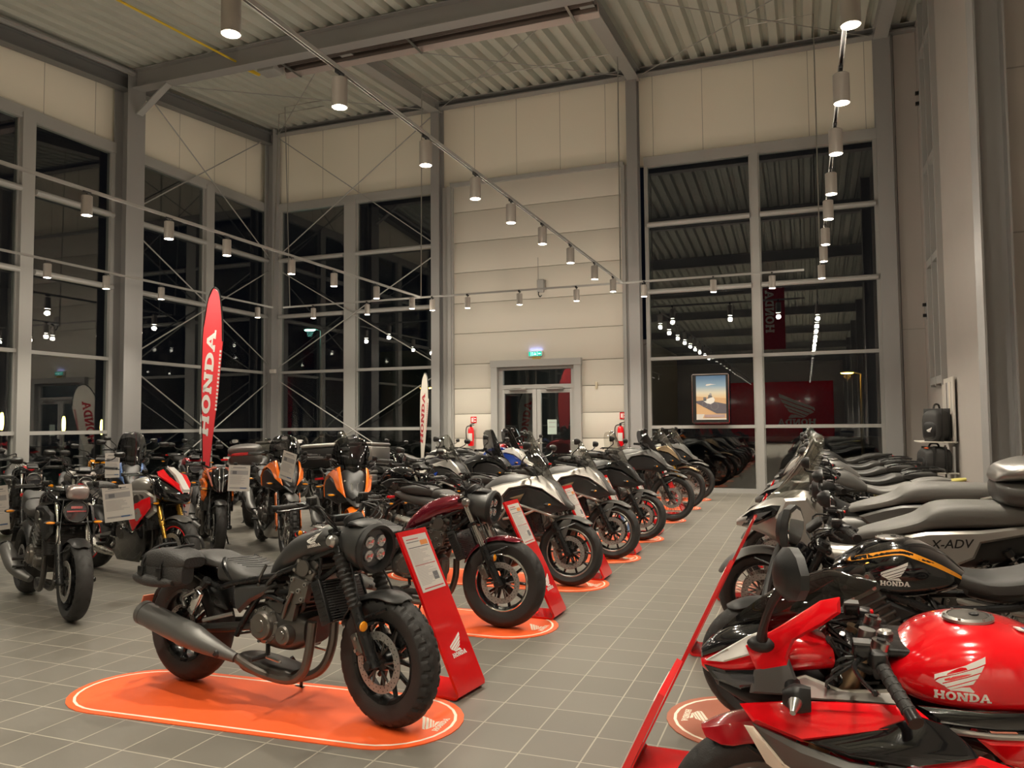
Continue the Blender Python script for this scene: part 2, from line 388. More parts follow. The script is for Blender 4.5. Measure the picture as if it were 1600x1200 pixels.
# door
d = MB()
for x in (DX0+.08, DX1-.08): d.box((x, YB-.02, DZ/2), (.16, .24, DZ), frame_grey)
d.box(((DX0+DX1)/2, YB-.03, DZ-.04), (DX1-DX0+.02, .24, .16), frame_grey)
for x in (DX0+.21, DX1-.21): d.box((x, YB+.03, 1.4), (.1, .1, 2.8), frame_grey)
d.box(((DX0+DX1)/2, YB+.025, 2.36), (DX1-DX0-.3, .1, .1), frame_grey); d.box(((DX0+DX1)/2, YB+.025, 2.80), (DX1-DX0-.3, .1, .08), frame_grey)
do = struct(d.build('door_1')); g = MB(); g.box(((DX0+DX1)/2, YB+.05, 2.59), (1.8, .01, .36), glass); g.build('transom_glass', do)
for s in (-1, 1):
    cx = (DX0+DX1)/2+s*.455; l = MB()
    for q in (-.4, .4): l.box((cx+q, YB+.02, 1.155), (.1, .07, 2.29), frame_grey, bev=.006)
    for z in (.08, 2.255): l.box((cx, YB+.023, z), (.72, .066, .14 if z < 1 else .09), frame_grey)
    lo = l.build('door_leaf', do); g = MB(); g.box((cx, YB+.03, 1.18), (.7, .01, 2.1), glass); g.build('door_glass', lo)
    h = MB(); h.box((cx-s*.0, YB-.04, 2.30), (.42, .06, .06), alu, bev=.006); h.tube([(cx-.2, YB-.07, 2.33), (cx+.2, YB-.1, 2.34)], .008, alu, 6); h.build('door_closer', lo)
h = MB(); h.tube([(-5.79, YB-.03, 1.05), (-5.79, YB-.09, 1.05), (-5.67, YB-.09, 1.05)], .012, steel, 8); h.box((-5.79, YB-.025, 1.05), (.035, .02, .2), steel); h.build('door_handle', do)
# paper notices taped inside the right door leaf
for nm, lb, (x, z, w_, h_), c in (('notice', 'pale green notice taped to the glass of the right door leaf', (-5.48, 1.42, .22, .34), mat('pale green paper', (.45, .55, .50), .7)), ('notice', 'small white notice low on the left door leaf glass', (-5.96, .98, .2, .16), paper)):
    m_ = MB(); m_.box((x, YB+.02, z), (w_, .003, h_), c); m_.box((x, YB+.018, z+h_*.3), (w_*.7, .002, .02), ink_l); m_.box((x, YB+.018, z), (w_*.7, .002, .02), ink_l); tag(m_.build(nm), lb, 'notice')
# columns
def column(name, parts, label=None):
    m_ = MB(); parts(m_); struct(m_.build(name))
ci = 1
for k in range(8):
    y = 12.33-4.9*k; ci += 1
    if y < YE: break
    column('trim_%d' % ci, lambda m_: (hcol(m_, XL+.20, y, 0, roofz(y)-.02, .38, .46), m_.box((XL+.4, y, .012), (.5, .55, .024), steel_grey)))
column('trim_20', lambda m_: (hcol(m_, -13.17, 17.0, 0, 9.4, .26, .3, ax='X'), m_.box((-13.32, 17.12, 4.7), (.14, .2, 9.4), steel_grey)))
column('trim_21', lambda m_: hcol(m_, -8.3, 17.03, 0, 9.4, .22, .3, ax='Y')); column('trim_22', lambda m_: hcol(m_, -3.45, 17.03, 0, 9.4, .24, .3, ax='Y'))
column('trim_23', lambda m_: (hcol(m_, 1.62, 17.02, 0, 9.45, .3, .3, ax='Y'), m_.box((1.80, 17.13, 4.7), (.06, .14, 9.4), frame_grey)))
for i, (x, y) in enumerate(((1.857, 9.18), (2.56, 3.2), (2.56, -1.7), (2.56, -6.6), (2.56, -11.5), (2.56, -16.4), (2.56, -21.3))):
    column('trim_%d' % (24+i), lambda m_: hcol(m_, x, y, 0, roofz(y), .28, .34, ax='X', t=.02))
# right wall: it steps back where the camera-facing panel stands
wall_r = mat('light grey wall panel', (.46, .425, .395), .5, vscale=3, bump=.02); XS = 2.25; rj = mat('dull seam', (.29, .27, .25), .6)
mb = MB(); mb.box((2.07, YB-.02, 4.7), (.44, .08, 9.4), wall_r); mb.box((XS+.05, (16.1+YB)/2, 4.7), (.1, YB-16.1, 9.4), wall_r); mb.box((XS+.05, (14.8+9.4)/2, 4.6), (.1, 14.8-9.4, 9.2), wall_r); mb.box((XS+.05, 15.45, 1.1), (.1, 1.3, 2.2), wall_r)
mb.box((2.07, YB-.062, 3.3), (.44, .004, .012), rj); struct(mb.build('wall_right'))
mb = MB(); mb.box((2.36, 9.43, 4.4), (.78, .08, 8.8), wall_r)
for z in (3.45, 5.2, 7.0): mb.box((2.36, 9.388, z), (.76, .004, .014), rj)
mb.box((2.36, 9.385, .05), (.76, .02, .1), frame_grey); struct(mb.build('wall_right_return'))
mb = MB(); mb.box((XR+.05, (9.4+YE)/2, 4.3), (.1, 9.4-YE, 8.6), wall_r); mb.box((XR-.012, (9.4+YE)/2, .05), (.02, 9.4-YE, .1), frame_grey); mb.box((2.64, 9.3, 4.3), (.05, .1, 8.6), frame_grey); struct(mb.build('wall_right_near'))
mb = MB()
for y in (14.82, 15.45, 16.08): mb.box((XS-.03, y, 5.7), (.12, .08, 7.2), frame_grey)
for z in (2.2, 4.35, 6.1, 8.3): mb.box((XS-.026, 15.45, z), (.12, 1.2, .13), frame_grey)
for y in (15.0, 15.65): mb.box((XS+.04, y, 5.7), (.03, .3, 7.1), panel_beige)
wo = struct(mb.build('window_20')); g = MB(); g.box((XS+.08, 15.45, 5.7), (.01, 1.3, 7), glass); g.build('window_glass', wo)
# eave beams, roof beams, bracing
mb = MB(); dk = mat('dark steel beam', (.17, .17, .17), .5)
mb.box(((XL+XR)/2, YB-.12, 9.28), (XR-XL-.3, .22, .02), steel_grey); mb.box(((XL+XR)/2, YB-.02, 9.36), (XR-XL-.3, .02, .16), dk); mb.box(((XL+XR)/2, YB-.1, 9.43), (XR-XL-.3, .2, .02), steel_grey)
struct(mb.build('trim_40'))
mb = MB(); a = math.atan(SL); L_ = (YB-YE)
for dz, w_, h_ in ((-.42, .24, .02), (-.28, .02, .28), (-.14, .24, .02)): mb.box((XL+.17, (YB+YE)/2, roofz((YB+YE)/2)+dz), (w_, L_, h_), dk, rot=(a, 0, 0))
mb.tube([(XL+.42, YE, roofz(YE)-.12), (XL+.42, 12.2, roofz(12.2)-.12)], .06, steel_grey, 10)
struct(mb.build('trim_41'))
for i, y in enumerate([12.33-4.9*k for k in range(8)]):
    mb = MB(); z = roofz(y)
    for zz_, w_, h_ in ((z-.04, .26, .022), (z-.23, .016, .36), (z-.42, .26, .022)): mb.box(((XL+XR)/2+.1, y, zz_), (XR-XL-.5, w_, h_), steel_grey)
    mb.box((XL+.85, y, z-.70), (.95, .16, .03), frame_grey, rot=(0, -.60, 0))
    struct(mb.build('trim_%d' % (50+i)))
    if i == 0:
        mb = MB()
        for x in (-8.3, -3.4, 1.6):
            for dz, w_, h_ in ((-.04, .26, .02), (-.16, .016, .24), (-.28, .26, .02)): mb.box((x, 14.75, roofz(14.75)+dz), (w_, 4.6, h_), frame_grey, rot=(a, 0, 0))
        struct(mb.build('trim_42'))
mb = MB()
for y, z, y2, z2 in ((12.68, 8.85, 17.0, 5.97), (16.95, 9.2, 12.7, 6.25), (12.7, 5.55, 17.05, 3.09), (16.98, 5.6, 12.75, 3.15), (12.75, 2.6, 17.0, .08), (17.0, 2.66, 12.75, .08)):
    mb.tube([(-13.25, y, z), (-13.25, y2, z2)], .014, frame_grey, 6)
struct(mb.build('trim_43')); mb = MB()
for x, z, x2, z2 in ((-12.95, 9.15, -8.35, 5.9), (-8.2, 9.25, -12.94, 5.98), (-12.93, 5.6, -8.36, 3.0), (-8.36, 5.63, -12.93, 3.02), (-12.93, 2.68, -8.36, .08), (-8.36, 2.68, -12.93, .08)):
    mb.tube([(x, 17.0, z), (x2, 16.98, z2)], .014, frame_grey, 6)
struct(mb.build('trim_44')); mb = MB()
for p, q in (((-12.9, 12.7, 0), (-8.5, 16.9, 0)), ((-8.5, 12.7, 0), (-12.9, 16.9, 0)), ((-8.1, 12.7, 0), (-3.5, 16.9, 0)), ((-3.5, 12.7, 0), (-8.1, 16.9, 0)), ((-3.2, 16.9, 0), (1.4, 12.7, 0)), ((-3.2, 12.7, 0), (1.4, 16.9, 0))):
    mb.tube([(p[0], p[1], roofz(p[1])-.2), (q[0], q[1], roofz(q[1])-.2)], .01, frame_grey, 6)
struct(mb.build('trim_45'))
# end wall behind the camera: red wall with the wing, grey wall beside it
mb = MB(); mb.box(((XL+XR)/2, YE-.05, 3.0), (XR-XL, .1, 6.2), wall_r); mb.box((-2.9, YE+.03, 2.2), (9.6, .06, 4.3), red)
w1 = struct(mb.build('wall_front')); mb = MB()
decal(mb, emblem(), white_p, lambda u, v, h: (-.55-u*2.4, YE+.062+h, 2.4+v*2.4), .01); mb.build('emblem', w1)
mb = MB(); mb.box((-1.4, -2.0, 6.15), (1.35, .02, 2.9), mat('red banner cloth', (.35, .008, .012), .7)); bn = mb.build('hanging_banner'); tag(bn, 'tall red banner hung from the roof behind the camera', 'banner')
mb = MB(); decal(mb, [[(v, u) for u, v in q] for q in HL], white_p, lambda u, v, h: (-1.55+u*1.9, -1.985+h, 5.45+v*1.9), .004); mb.build('lettering', bn)
mb = MB(); mb.box((-1.4, -2.0, 7.62), (1.5, .04, .04), alu); mb.build('top_bar', bn)
# ---- things fixed to the building
t = empty('gas_heater', (-6.6, 12.95, 8.85)); tag(t, 'long gas tube heater with a pinkish reflector hung under the roof', 'heater')
m_ = MB(); tube_m = mat('dark heater tube', (.09, .07, .06), .4, metal=.6)
m_.tube([(-3.2, -.12, -.05), (3.35, -.12, -.05)], .055, tube_m, 12); m_.tube([(-3.2, .12, -.05), (3.35, .12, -.05)], .055, tube_m, 12); m_.build('radiant_tube', t)
m_ = MB(); rf = mat('heater reflector sheet', (.55, .47, .44), .4, metal=.4)
for a_, b_ in (((-.34, -.12), (-.2, .09)), ((-.2, .09), (.2, .09)), ((.2, .09), (.34, -.12))):
    d_ = V((0, b_[0]-a_[0], b_[1]-a_[1])); m_.box((0, (a_[0]+b_[0])/2, (a_[1]+b_[1])/2), (6.7, d_.length, .006), rf, rot=(atan2(d_.z, d_.y), 0, 0))
m_.build('reflector', t)
for x in (-3.0, -.2, 2.9): m_ = MB(); m_.box((x, 0, -.13), (.05, .7, .02), alu); m_.box((x, .34, -.02), (.04, .02, .22), alu); m_.box((x, 0, .09), (.04, .7, .02), alu); m_.tube([(x, 0, .09), (x, 0, .32)], .012, steel_grey, 6); m_.build('hanger_bracket', t)
m_ = MB(); m_.box((-3.5, 0, .05), (.42, .34, .36), frame_grey, bev=.02); m_.tube([(-3.5, 0, .2), (-3.45, 0, .34), (-3.2, .02, .36)], .07, frame_grey, 10); m_.build('burner_box', t)
m_ = MB(); yel = mat('yellow gas pipe paint', (.72, .50, .03), .35)
m_.tube([(-10.45, 2, roofz(2)-.16), (-10.45, 12.3, roofz(12.3)-.16-.1), (-10.45, 12.5, roofz(12.4)-.3), (-10.38, 12.8, 8.95)], .022, yel, 8, smooth=4); tag(m_.build('gas_pipe'), 'yellow gas pipe running under the roof to the tube heater', 'pipe')
# conduits dropping to the light tracks
def conduit(pts, label):
    m_ = MB(); m_.tube(pts, .012, alu, 6); tag(m_.build('cable_conduit'), label, 'conduit', 'thin conduits dropping from the roof to the light tracks')
ZT = 4.32
conduit([(-3.6, 15.45, 9.12), (-3.42, 15.45, 9.12), (-3.42, 15.4, ZT)], 'thin conduit dropping in front of the white panel wall, at its right end')
conduit([(-3.6, 15.47, 9.10), (-7.92, 15.47, 9.10), (-7.92, 15.4, ZT)], 'thin conduit dropping beside the column left of the white panel wall')
conduit([(-10.6, 15.6, 9.14), (-11.9, 15.6, 9.14), (-11.9, 15.4, ZT)], 'left of two close conduits dropping near the left corner')
conduit([(-10.4, 15.3, 9.14), (-11.5, 15.3, 9.14), (-11.4, 15.4, ZT)], 'right of two close conduits dropping near the left corner')
conduit([(-.9, 15.3, 9.1), (.33, 15.3, 9.1), (.33, 15.4, ZT+.0)], 'thin conduit dropping behind the right-hand row of spotlights')
# ---- light tracks and spotlights
emit = mat('lamp glass', (.9, .9, .85), .5, em=(1, .93, .78), ems=26)
lampbody = mat('grey lamp housing', (.34, .31, .28), .4, metal=.3)
def track(label, p, q):
    m_ = MB(); p, q = V(p), V(q); d_ = (q-p); L2 = d_.length; an = atan2(d_.y, d_.x)
    for s in (-1, 1): m_.box(((p.x+q.x)/2-sin(an)*s*.014, (p.y+q.y)/2+cos(an)*s*.014, p.z+.0), (L2, .007, .036), frame_grey, rot=(0, 0, an))
    m_.box(((p.x+q.x)/2, (p.y+q.y)/2, p.z+.015), (L2, .034, .008), blk, rot=(0, 0, an)); o = m_.build('light_track'); tag(o, label, 'light track')
track('light track running from above the camera to the right end of the white panel wall', (-3.39, -22, ZT), (-3.39, 15.4, ZT))
track('long light track ending left of the white panel wall', (-7.93, -12, ZT), (-7.93, 15.4, ZT)); track('light track closest to the left window wall', (-11.85, -12, ZT), (-11.85, 15.35, ZT))
track('right-hand light track above the row of motorcycles by the grey wall', (.335, -22, ZT), (.335, 15.4, ZT)); track('light track crossing in front of the back wall', (-11.6, 15.42, ZT), (.05, 15.42, ZT))
def lamp_proto():
    t = empty('track_spotlight', (0, 0, -50)); b_ = MB(); b_.lathe([(.0, .0), (.055, 0), (.062, -.006), (.062, -.235), (.057, -.238), (.055, -.225), (.05, -.222), (0, -.222)], lampbody, 20, axis='Z'); b_.build('housing', t)
    s_ = MB(); s_.box((0, 0, .05), (.03, .1, .04), blk, bev=.004); s_.tube([(0, 0, .04), (0, 0, -.002)], .009, blk, 8); s_.build('adapter', t)
    g_ = MB(); g_.lathe([(0, -.224), (.053, -.224), (.053, -.236), (0, -.239)], emit, 20, axis='Z'); g_.build('lens', t); return t
LP = lamp_proto(); LAMPS = []
spot = bpy.data.lights.new('spot', 'SPOT'); spot.energy = SPOT_W; spot.color = (1, .895, .73); spot.spot_size = R(118); spot.spot_blend = .75; spot.shadow_soft_size = .045
spot_far = spot.copy(); spot_far.energy = SPOT_W*12  # rear lamps out of view, boosted so their bounce lifts ceiling and upper walls
wall_fill = bpy.data.lights.new('wall_fill', 'POINT'); wall_fill.energy = FILL_W; wall_fill.color = (1, .88, .72); wall_fill.shadow_soft_size = .05  # added fill point below the lamps, lifts the walls above them
def lamp(x, y, label, group, lit=2):
    if not LAMPS: o = LP
    else:
        o = LP.copy(); COL.objects.link(o)
        for ch in LP.children:
            if ch.type == 'MESH': c = ch.copy(); COL.objects.link(c); c.parent = o
    o.location = (x, y, ZT-.07); LAMPS.append(o); tag(o, label, 'spotlight', group)
    for k, d_ in enumerate((spot, wall_fill)[:lit]):
        if d_ is spot and y < -3: d_ = spot_far
        l_ = bpy.data.objects.new('spot_light' if k == 0 else 'lamp_fill', d_); COL.objects.link(l_); l_.parent = o; l_.location = (0, 0, -.245 if k == 0 else -.33)
main = [3.95, 5.2, 6.7, 7.92, 9.05, 10.3, 11.7, 13.2, 14.6]; left1 = [4.3, 6.8, 8.08, 9.2, 10.75, 12.0, 13.5, 15.0]; left2 = [8.2, 9.42, 10.6, 11.9, 14.8]
rightl = [5.3, 6.6, 7.86, 9.25, 10.4, 11.9, 13.15, 14.7]; cross = [-10.75, -9.3, -7.65, -6.8, -5.6, -4.35, -2.95, -1.6, -.52]
for i, y in enumerate(main): lamp(-3.39, y, 'grey cylinder spotlight on the long central track, %s' % ['nearest the camera, cut by the top edge', 'second from the camera', 'third from the camera', 'fourth from the camera', 'fifth from the camera', 'sixth from the camera', 'seventh from the camera', 'eighth from the camera', 'furthest away'][i], 'spotlights on the central track')
for i, y in enumerate(left1): lamp(-7.93, y, 'grey cylinder spotlight on the track left of centre, ' + ('outside the left edge of view' if i == 0 else ['', 'first from the left edge', 'second from the left edge', 'third from the left edge', 'fourth from the left edge', 'fifth from the left edge', 'sixth from the left edge', 'at its far end'][i]), 'spotlights on the track left of centre')
for i, y in enumerate(left2): lamp(-11.85, y, 'small grey spotlight on the lowest track by the left windows, ' + ['outside the picture', 'first from the left edge', 'second from the left edge', 'third from the left edge', 'nearest the corner'][i], 'spotlights by the left windows')
for i, y in enumerate(rightl): lamp(.335, y, 'grey spotlight on the right-hand track, ' + ['cut by the top edge', 'second from the top', 'third from the top', 'fourth from the top', 'fifth from the top', 'sixth from the top', 'seventh from the top', 'lowest and furthest'][i], 'spotlights on the right-hand track')
for i, x in enumerate(cross): lamp(x, 15.42, 'small grey spotlight on the cross track before the back wall, number %s from the left' % ['one', 'two', 'three', 'four', 'five', 'six', 'seven', 'eight', 'nine'][i], 'spotlights on the cross track')
GB = 'spotlights behind the camera'
for xx in (-3.39, .335, -7.93):
    for k in range(16):
        y = 2.6-1.5*k
        if xx == -7.93 and y < -12: continue
        lamp(xx, y, 'grey cylinder spotlight on the tracks behind the camera', GB, 1 if k < 4 else (1 if k % 2 == 0 else 0))
# emergency exit sign, fire extinguishers, door hook, junction box
ex = empty('exit_sign', (-5.84, YB-.06, 3.12)); tag(ex, 'lit green emergency exit sign above the double door', 'sign')
m_ = MB(); m_.box((0, 0, 0), (.34, .05, .12), white_p, bev=.008); m_.build('housing', ex); eg = mat('lit green sign face', (.0, .25, .16), .4, em=(.0, .42, .30), ems=1.2); ew = mat('lit white pictogram', (.8, .9, .9), .4, em=(.5, .95, .9), ems=1.6)
m_ = MB(); m_.box((0, -.027, 0), (.32, .004, .1), eg); m_.build('face', ex); m_ = MB()
for x0, x1 in ((-.105, -.098), (.05, .056)): m_.box(((x0+x1)/2, -.031, 0), (x1-x0, .003, .098), ew)
m_.box((-.06, -.031, 0), (.03, .003, .07), ew); m_.box((-.06, -.0335, 0), (.018, .002, .058), eg)
m_.prism([(-.02, -.005), (.0, .022), (.02, -.005)], ew, -.033, -.029); m_.box((0, -.031, -.02), (.05, .003, .018), ew); m_.sphere((-.005, -.031, .03), (.008, .002, .008), ew, 8, 5)
m_.prism([(.075, .0), (.1, .022), (.1, .008), (.14, .008), (.14, -.008), (.1, -.008), (.1, -.022)], ew, -.033, -.029); m_.build('pictogram', ex)
m_ = MB(); m_.box((.02, 0, -.10), (.2, .012, .055), mat('yellow notice strip', (.55, .40, .08), .6)); m_.box((.02, -.007, -.10), (.16, .002, .012), mat('brown print', (.3, .17, .04), .6)); m_.build('notice_strip', ex)
bl = bpy.data.lights.new('sign_glow', 'AREA'); bl.energy = .35; bl.color = (.25, .35, 1); bl.size = .3; bl.shape = 'RECTANGLE'; bl.size_y = .02; o = bpy.data.objects.new('sign_glow', bl); COL.objects.link(o); o.parent = ex; o.location = (0, .0, .075); o.rotation_euler = (R(165), 0, 0)
def extinguisher(x, y, z, label):
    t = empty('fire_extinguisher', (x, y, z)); tag(t, label, 'fire extinguisher'); m_ = MB()
    m_.lathe([(0, 0), (.07, 0), (.075, .02), (.075, .36), (.06, .42), (.025, .45), (0, .45)], red, 18, axis='Z'); b_ = m_.build('cylinder', t)
    m_ = MB(); m_.lathe([(.0762, .12), (.0766, .121), (.0766, .30), (.0762, .301)], paper, 18, axis='Z', a0=-2.4, a1=-.8); m_.build('label_band', b_)
    m_ = MB(); m_.box((0, 0, .48), (.04, .04, .06), blk, bev=.006); m_.box((.03, 0, .52), (.12, .02, .02), blk_sat, rot=(0, -.3, 0)); m_.box((.03, 0, .49), (.11, .02, .012), blk_sat); m_.build('valve', t)
    m_ = MB(); m_.tube([(-.02, 0, .48), (-.10, 0, .46), (-.13, 0, .38), (-.12, -.01, .22), (-.1, -.02, .1)], .012, rubber, 8, smooth=4); m_.build('hose', t)
    m_ = MB(); m_.box((0, .085, .3), (.06, .02, .1), steel); m_.build('wall_bracket', t)
extinguisher(-7.46, YB-.12, .98, 'red fire extinguisher hanging left of the double door'); extinguisher(-3.84, YB-.13, .98, 'red fire extinguisher at the right end of the white panel wall')
def fsign(x, z, y, label):
    m_ = MB(); m_.box((0, 0, 0), (.15, .006, .15), red_acryl); m_.box((-.035, -.004, 0), (.035, .003, .1), white_p); m_.box((.04, -.004, .03), (.04, .003, .03), white_p); m_.box((.04, -.004, -.03), (.04, .003, .03), white_p); m_.box((.0, -.004, 0), (.012, .003, .12), white_p)
    o = m_.build('fire_safety_sign'); o.location = (x, y, z); tag(o, label, 'sign')
fsign(-7.43, 1.60, YB-.03, 'red and white fire extinguisher sign left of the double door'); fsign(-3.80, 1.66, YB-.03, 'red fire safety sign at the right end of the white panel wall')
t = empty('door_hook_unit', (-5.70, YB-.05, 4.70)); tag(t, 'grey hook and cable unit on the white panel wall above the door', 'wall fitting'); m_ = MB(); m_.box((0, 0, 0), (.16, .06, .3), frame_grey, bev=.01); m_.box((.1, 0, .02), (.05, .05, .22), alu); m_.build('plate', t)
m_ = MB(); m_.tube([(-.04, -.03, -.14), (-.04, -.05, -.2), (.0, -.05, -.26), (.04, -.05, -.22)], .012, blk_sat, 8, smooth=3); m_.build('hook', t); m_ = MB(); m_.tube([(-.06, 0, .15), (-.06, 0, .68)], .006, steel_grey, 6); m_.build('cable', t)
m_ = MB(); m_.box((-13.0, 16.86, 2.92), (.17, .08, .1), paper, bev=.01); tag(m_.build('junction_box'), 'small cream box on the corner column', 'junction box')
m_ = MB(); m_.box((-4.4, YB-.04, 2.35), (.05, .05, .16), mat('cream plastic', (.6, .52, .38), .5), bev=.008); tag(m_.build('sensor'), 'small cream sensor right of the double door', 'sensor')
for z, lb in ((6.89, 'upper grey hinge fitting on the right wall'), (3.3, 'lower grey hinge fitting on the right wall')):
    m_ = MB(); m_.box((2.2, 16.22, z*1.12-.15), (.08, .1, .34), steel_grey, bev=.01); m_.box((2.13, 16.22, z*1.12-.05), (.06, .06, .06), blk_sat); m_.box((2.13, 16.22, z*1.12-.25), (.06, .06, .06), blk_sat); tag(m_.build('hinge_fitting'), lb, 'wall fitting')
# poster on the right window
po = empty('framed_poster', (-1.88, YB-.14, 2.0)); tag(po, 'framed poster of a white touring motorcycle on a desert road', 'poster')
def pos_mat():
    m = mat('poster sky print', (.3, .42, .6), .35); nt = m.node_tree; b = nt.nodes['Principled BSDF']; tc = nt.nodes.new('ShaderNodeTexCoord'); sp = nt.nodes.new('ShaderNodeSeparateXYZ'); mr = nt.nodes.new('ShaderNodeMapRange'); cr = nt.nodes.new('ShaderNodeValToRGB')
    mr.inputs['From Min'].default_value = -.02; mr.inputs['From Max'].default_value = .46
    cr.color_ramp.elements[0].color = (.75, .52, .24, 1); cr.color_ramp.elements[1].color = (.10, .20, .36, 1); e = cr.color_ramp.elements.new(.3); e.color = (.72, .68, .55, 1); e = cr.color_ramp.elements.new(.6); e.color = (.28, .42, .55, 1)
    nt.links.new(tc.outputs['Object'], sp.inputs[0]); nt.links.new(sp.outputs['Z'], mr.inputs['Value']); nt.links.new(mr.outputs['Result'], cr.inputs[0]); nt.links.new(cr.outputs[0], b.inputs['Base Color']); return m
m_ = MB(); m_.box((0, .012, 0), (.74, .02, 1.02), blk); m_.build('backing', po); m_ = MB(); m_.box((.01, 0, .02), (.62, .004, .94), pos_mat()); pc = m_.build('print', po)
sand = mat('poster sand print', (.62, .40, .22), .4); road = mat('poster road print', (.12, .11, .13), .4); m_ = MB()
m_.prism([(-.3, -.45), (.32, -.45), (.32, .0), (-.3, .05)], sand, -.005, -.003); m_.prism([(-.3, -.05), (-.3, -.09), (.12, -.32), (.32, -.32), (.32, -.12), (-.1, -.03)], road, -.008, -.006)
m_.prism([(-.3, -.45), (-.3, -.33), (-.13, -.33), (-.17, -.42), (.32, -.42), (.32, -.45)], paper, -.009, -.007); m_.box((.08, -.01, -.37), (.42, .002, .06), mat('mauve strip', (.4, .3, .3), .5)); m_.build('landscape_print', pc)
m_ = MB()
for cx, cz, r_ in ((.08, -.16, .085), (-.12, -.12, .065)): m_.lathe([(r_, -.012), (r_, -.009), (r_-.018, -.009), (r_-.018, -.012)], ink, 20, X=M.Translation((cx, 0, cz)))
m_.prism([(-.15, -.05), (-.05, .0), (.0, .02), (.06, .03), (.09, -.02), (.07, -.08), (.0, -.12), (-.08, -.1)], white_p, -.013, -.011); m_.prism([(-.06, .0), (-.04, .08), (.02, .07), (.04, .03)], ink, -.014, -.012); m_.sphere((.0, -.013, .09), (.025, .003, .028), ink_l, 10, 6); m_.prism([(-.15, .03), (-.09, .03), (-.09, -.05), (-.15, -.05)], ink, -.013, -.0115); m_.build('motorcycle_print', pc)
m_ = MB(); m_.prism([(-.1, .28), (-.08, .31), (.0, .315), (.12, .30), (.02, .295), (-.02, .28), (-.07, .27)], white_p, -.008, -.006); m_.build('logo_print', pc)
m_ = MB()
for x in (-.38, .38): m_.box((x, -.01, 0), (.02, .03, 1.06), chrome)
for z in (-.52, .52): m_.box((0, -.01, z), (.78, .03, .02), chrome)
m_.build('clip_frame', po)
# beach flags
def flag(loc, rot, H_, W_, cloth, ltr, label, tilt=0):
    t = empty('feather_flag', loc, (0, tilt, rot)); tag(t, label, 'flag'); z0 = H_*.14; L2 = H_-z0; edge = []
    lf = [(0, z0), (-.03, z0+.3*L2), (-.07, z0+.55*L2), (-.04, z0+.8*L2), (.08, z0+.95*L2), (.2, z0+L2)]; rt = [(.33, z0+.97*L2), (.40, z0+.86*L2), (.42, z0+.74*L2), (.32, z0+.5*L2), (.18, z0+.25*L2), (.05, z0)]
    poly = [(a*W_/.42, b) for a, b in lf+rt]; m_ = MB(); m_.prism(poly, cloth, -.004, .004); c_ = m_.build('cloth', t)
    m_ = MB(); pp = [(.0, 0, 0)]+[((a-.005)*W_/.42, 0, b) for a, b in lf+rt[:3]]; m_.tube(pp, .013, blk, 8, smooth=4); m_.build('pole', t)
    m_ = MB(); m_.tube([(-.25, 0, .01), (.25, 0, .01)], .014, steel, 8); m_.tube([(0, -.25, .01), (0, .25, .01)], .014, steel, 8); m_.build('cross_base', t)
    s_ = L2*.50; m_ = MB(); an = R(83)
    def fn(u, v, h): return ((.10+u*cos(an)*s_-v*sin(an)*s_*.72)*W_/.42, -.005-h, z0+.30*L2+u*sin(an)*s_+v*cos(an)*s_)
    decal(m_, HL, ltr, fn, .002)
    def fn2(u, v, h): return ((.30+u*cos(an)*s_*.6-v*sin(an)*s_*.8)*W_/.42, -.005-h, z0+.42*L2+u*sin(an)*s_*.6+v*cos(an)*s_)
    decal(m_, [rect(i*.06, 0, i*.06+.035, .035) for i in range(16)], ltr, fn2, .002); m_.build('lettering', c_); return t
flag((-7.88, 8.72, 0), R(-22), 3.42, .52, mat('red flag cloth', (.80, .045, .055), .65), white_p, 'tall red feather flag with white lettering among the motorcycles on the left')
flag((-8.33, 16.2, 0), R(-45), 2.68, .55, mat('white flag cloth', (.75, .70, .62), .7), ink_red, 'narrow white feather flag with red lettering left of the white panel wall')
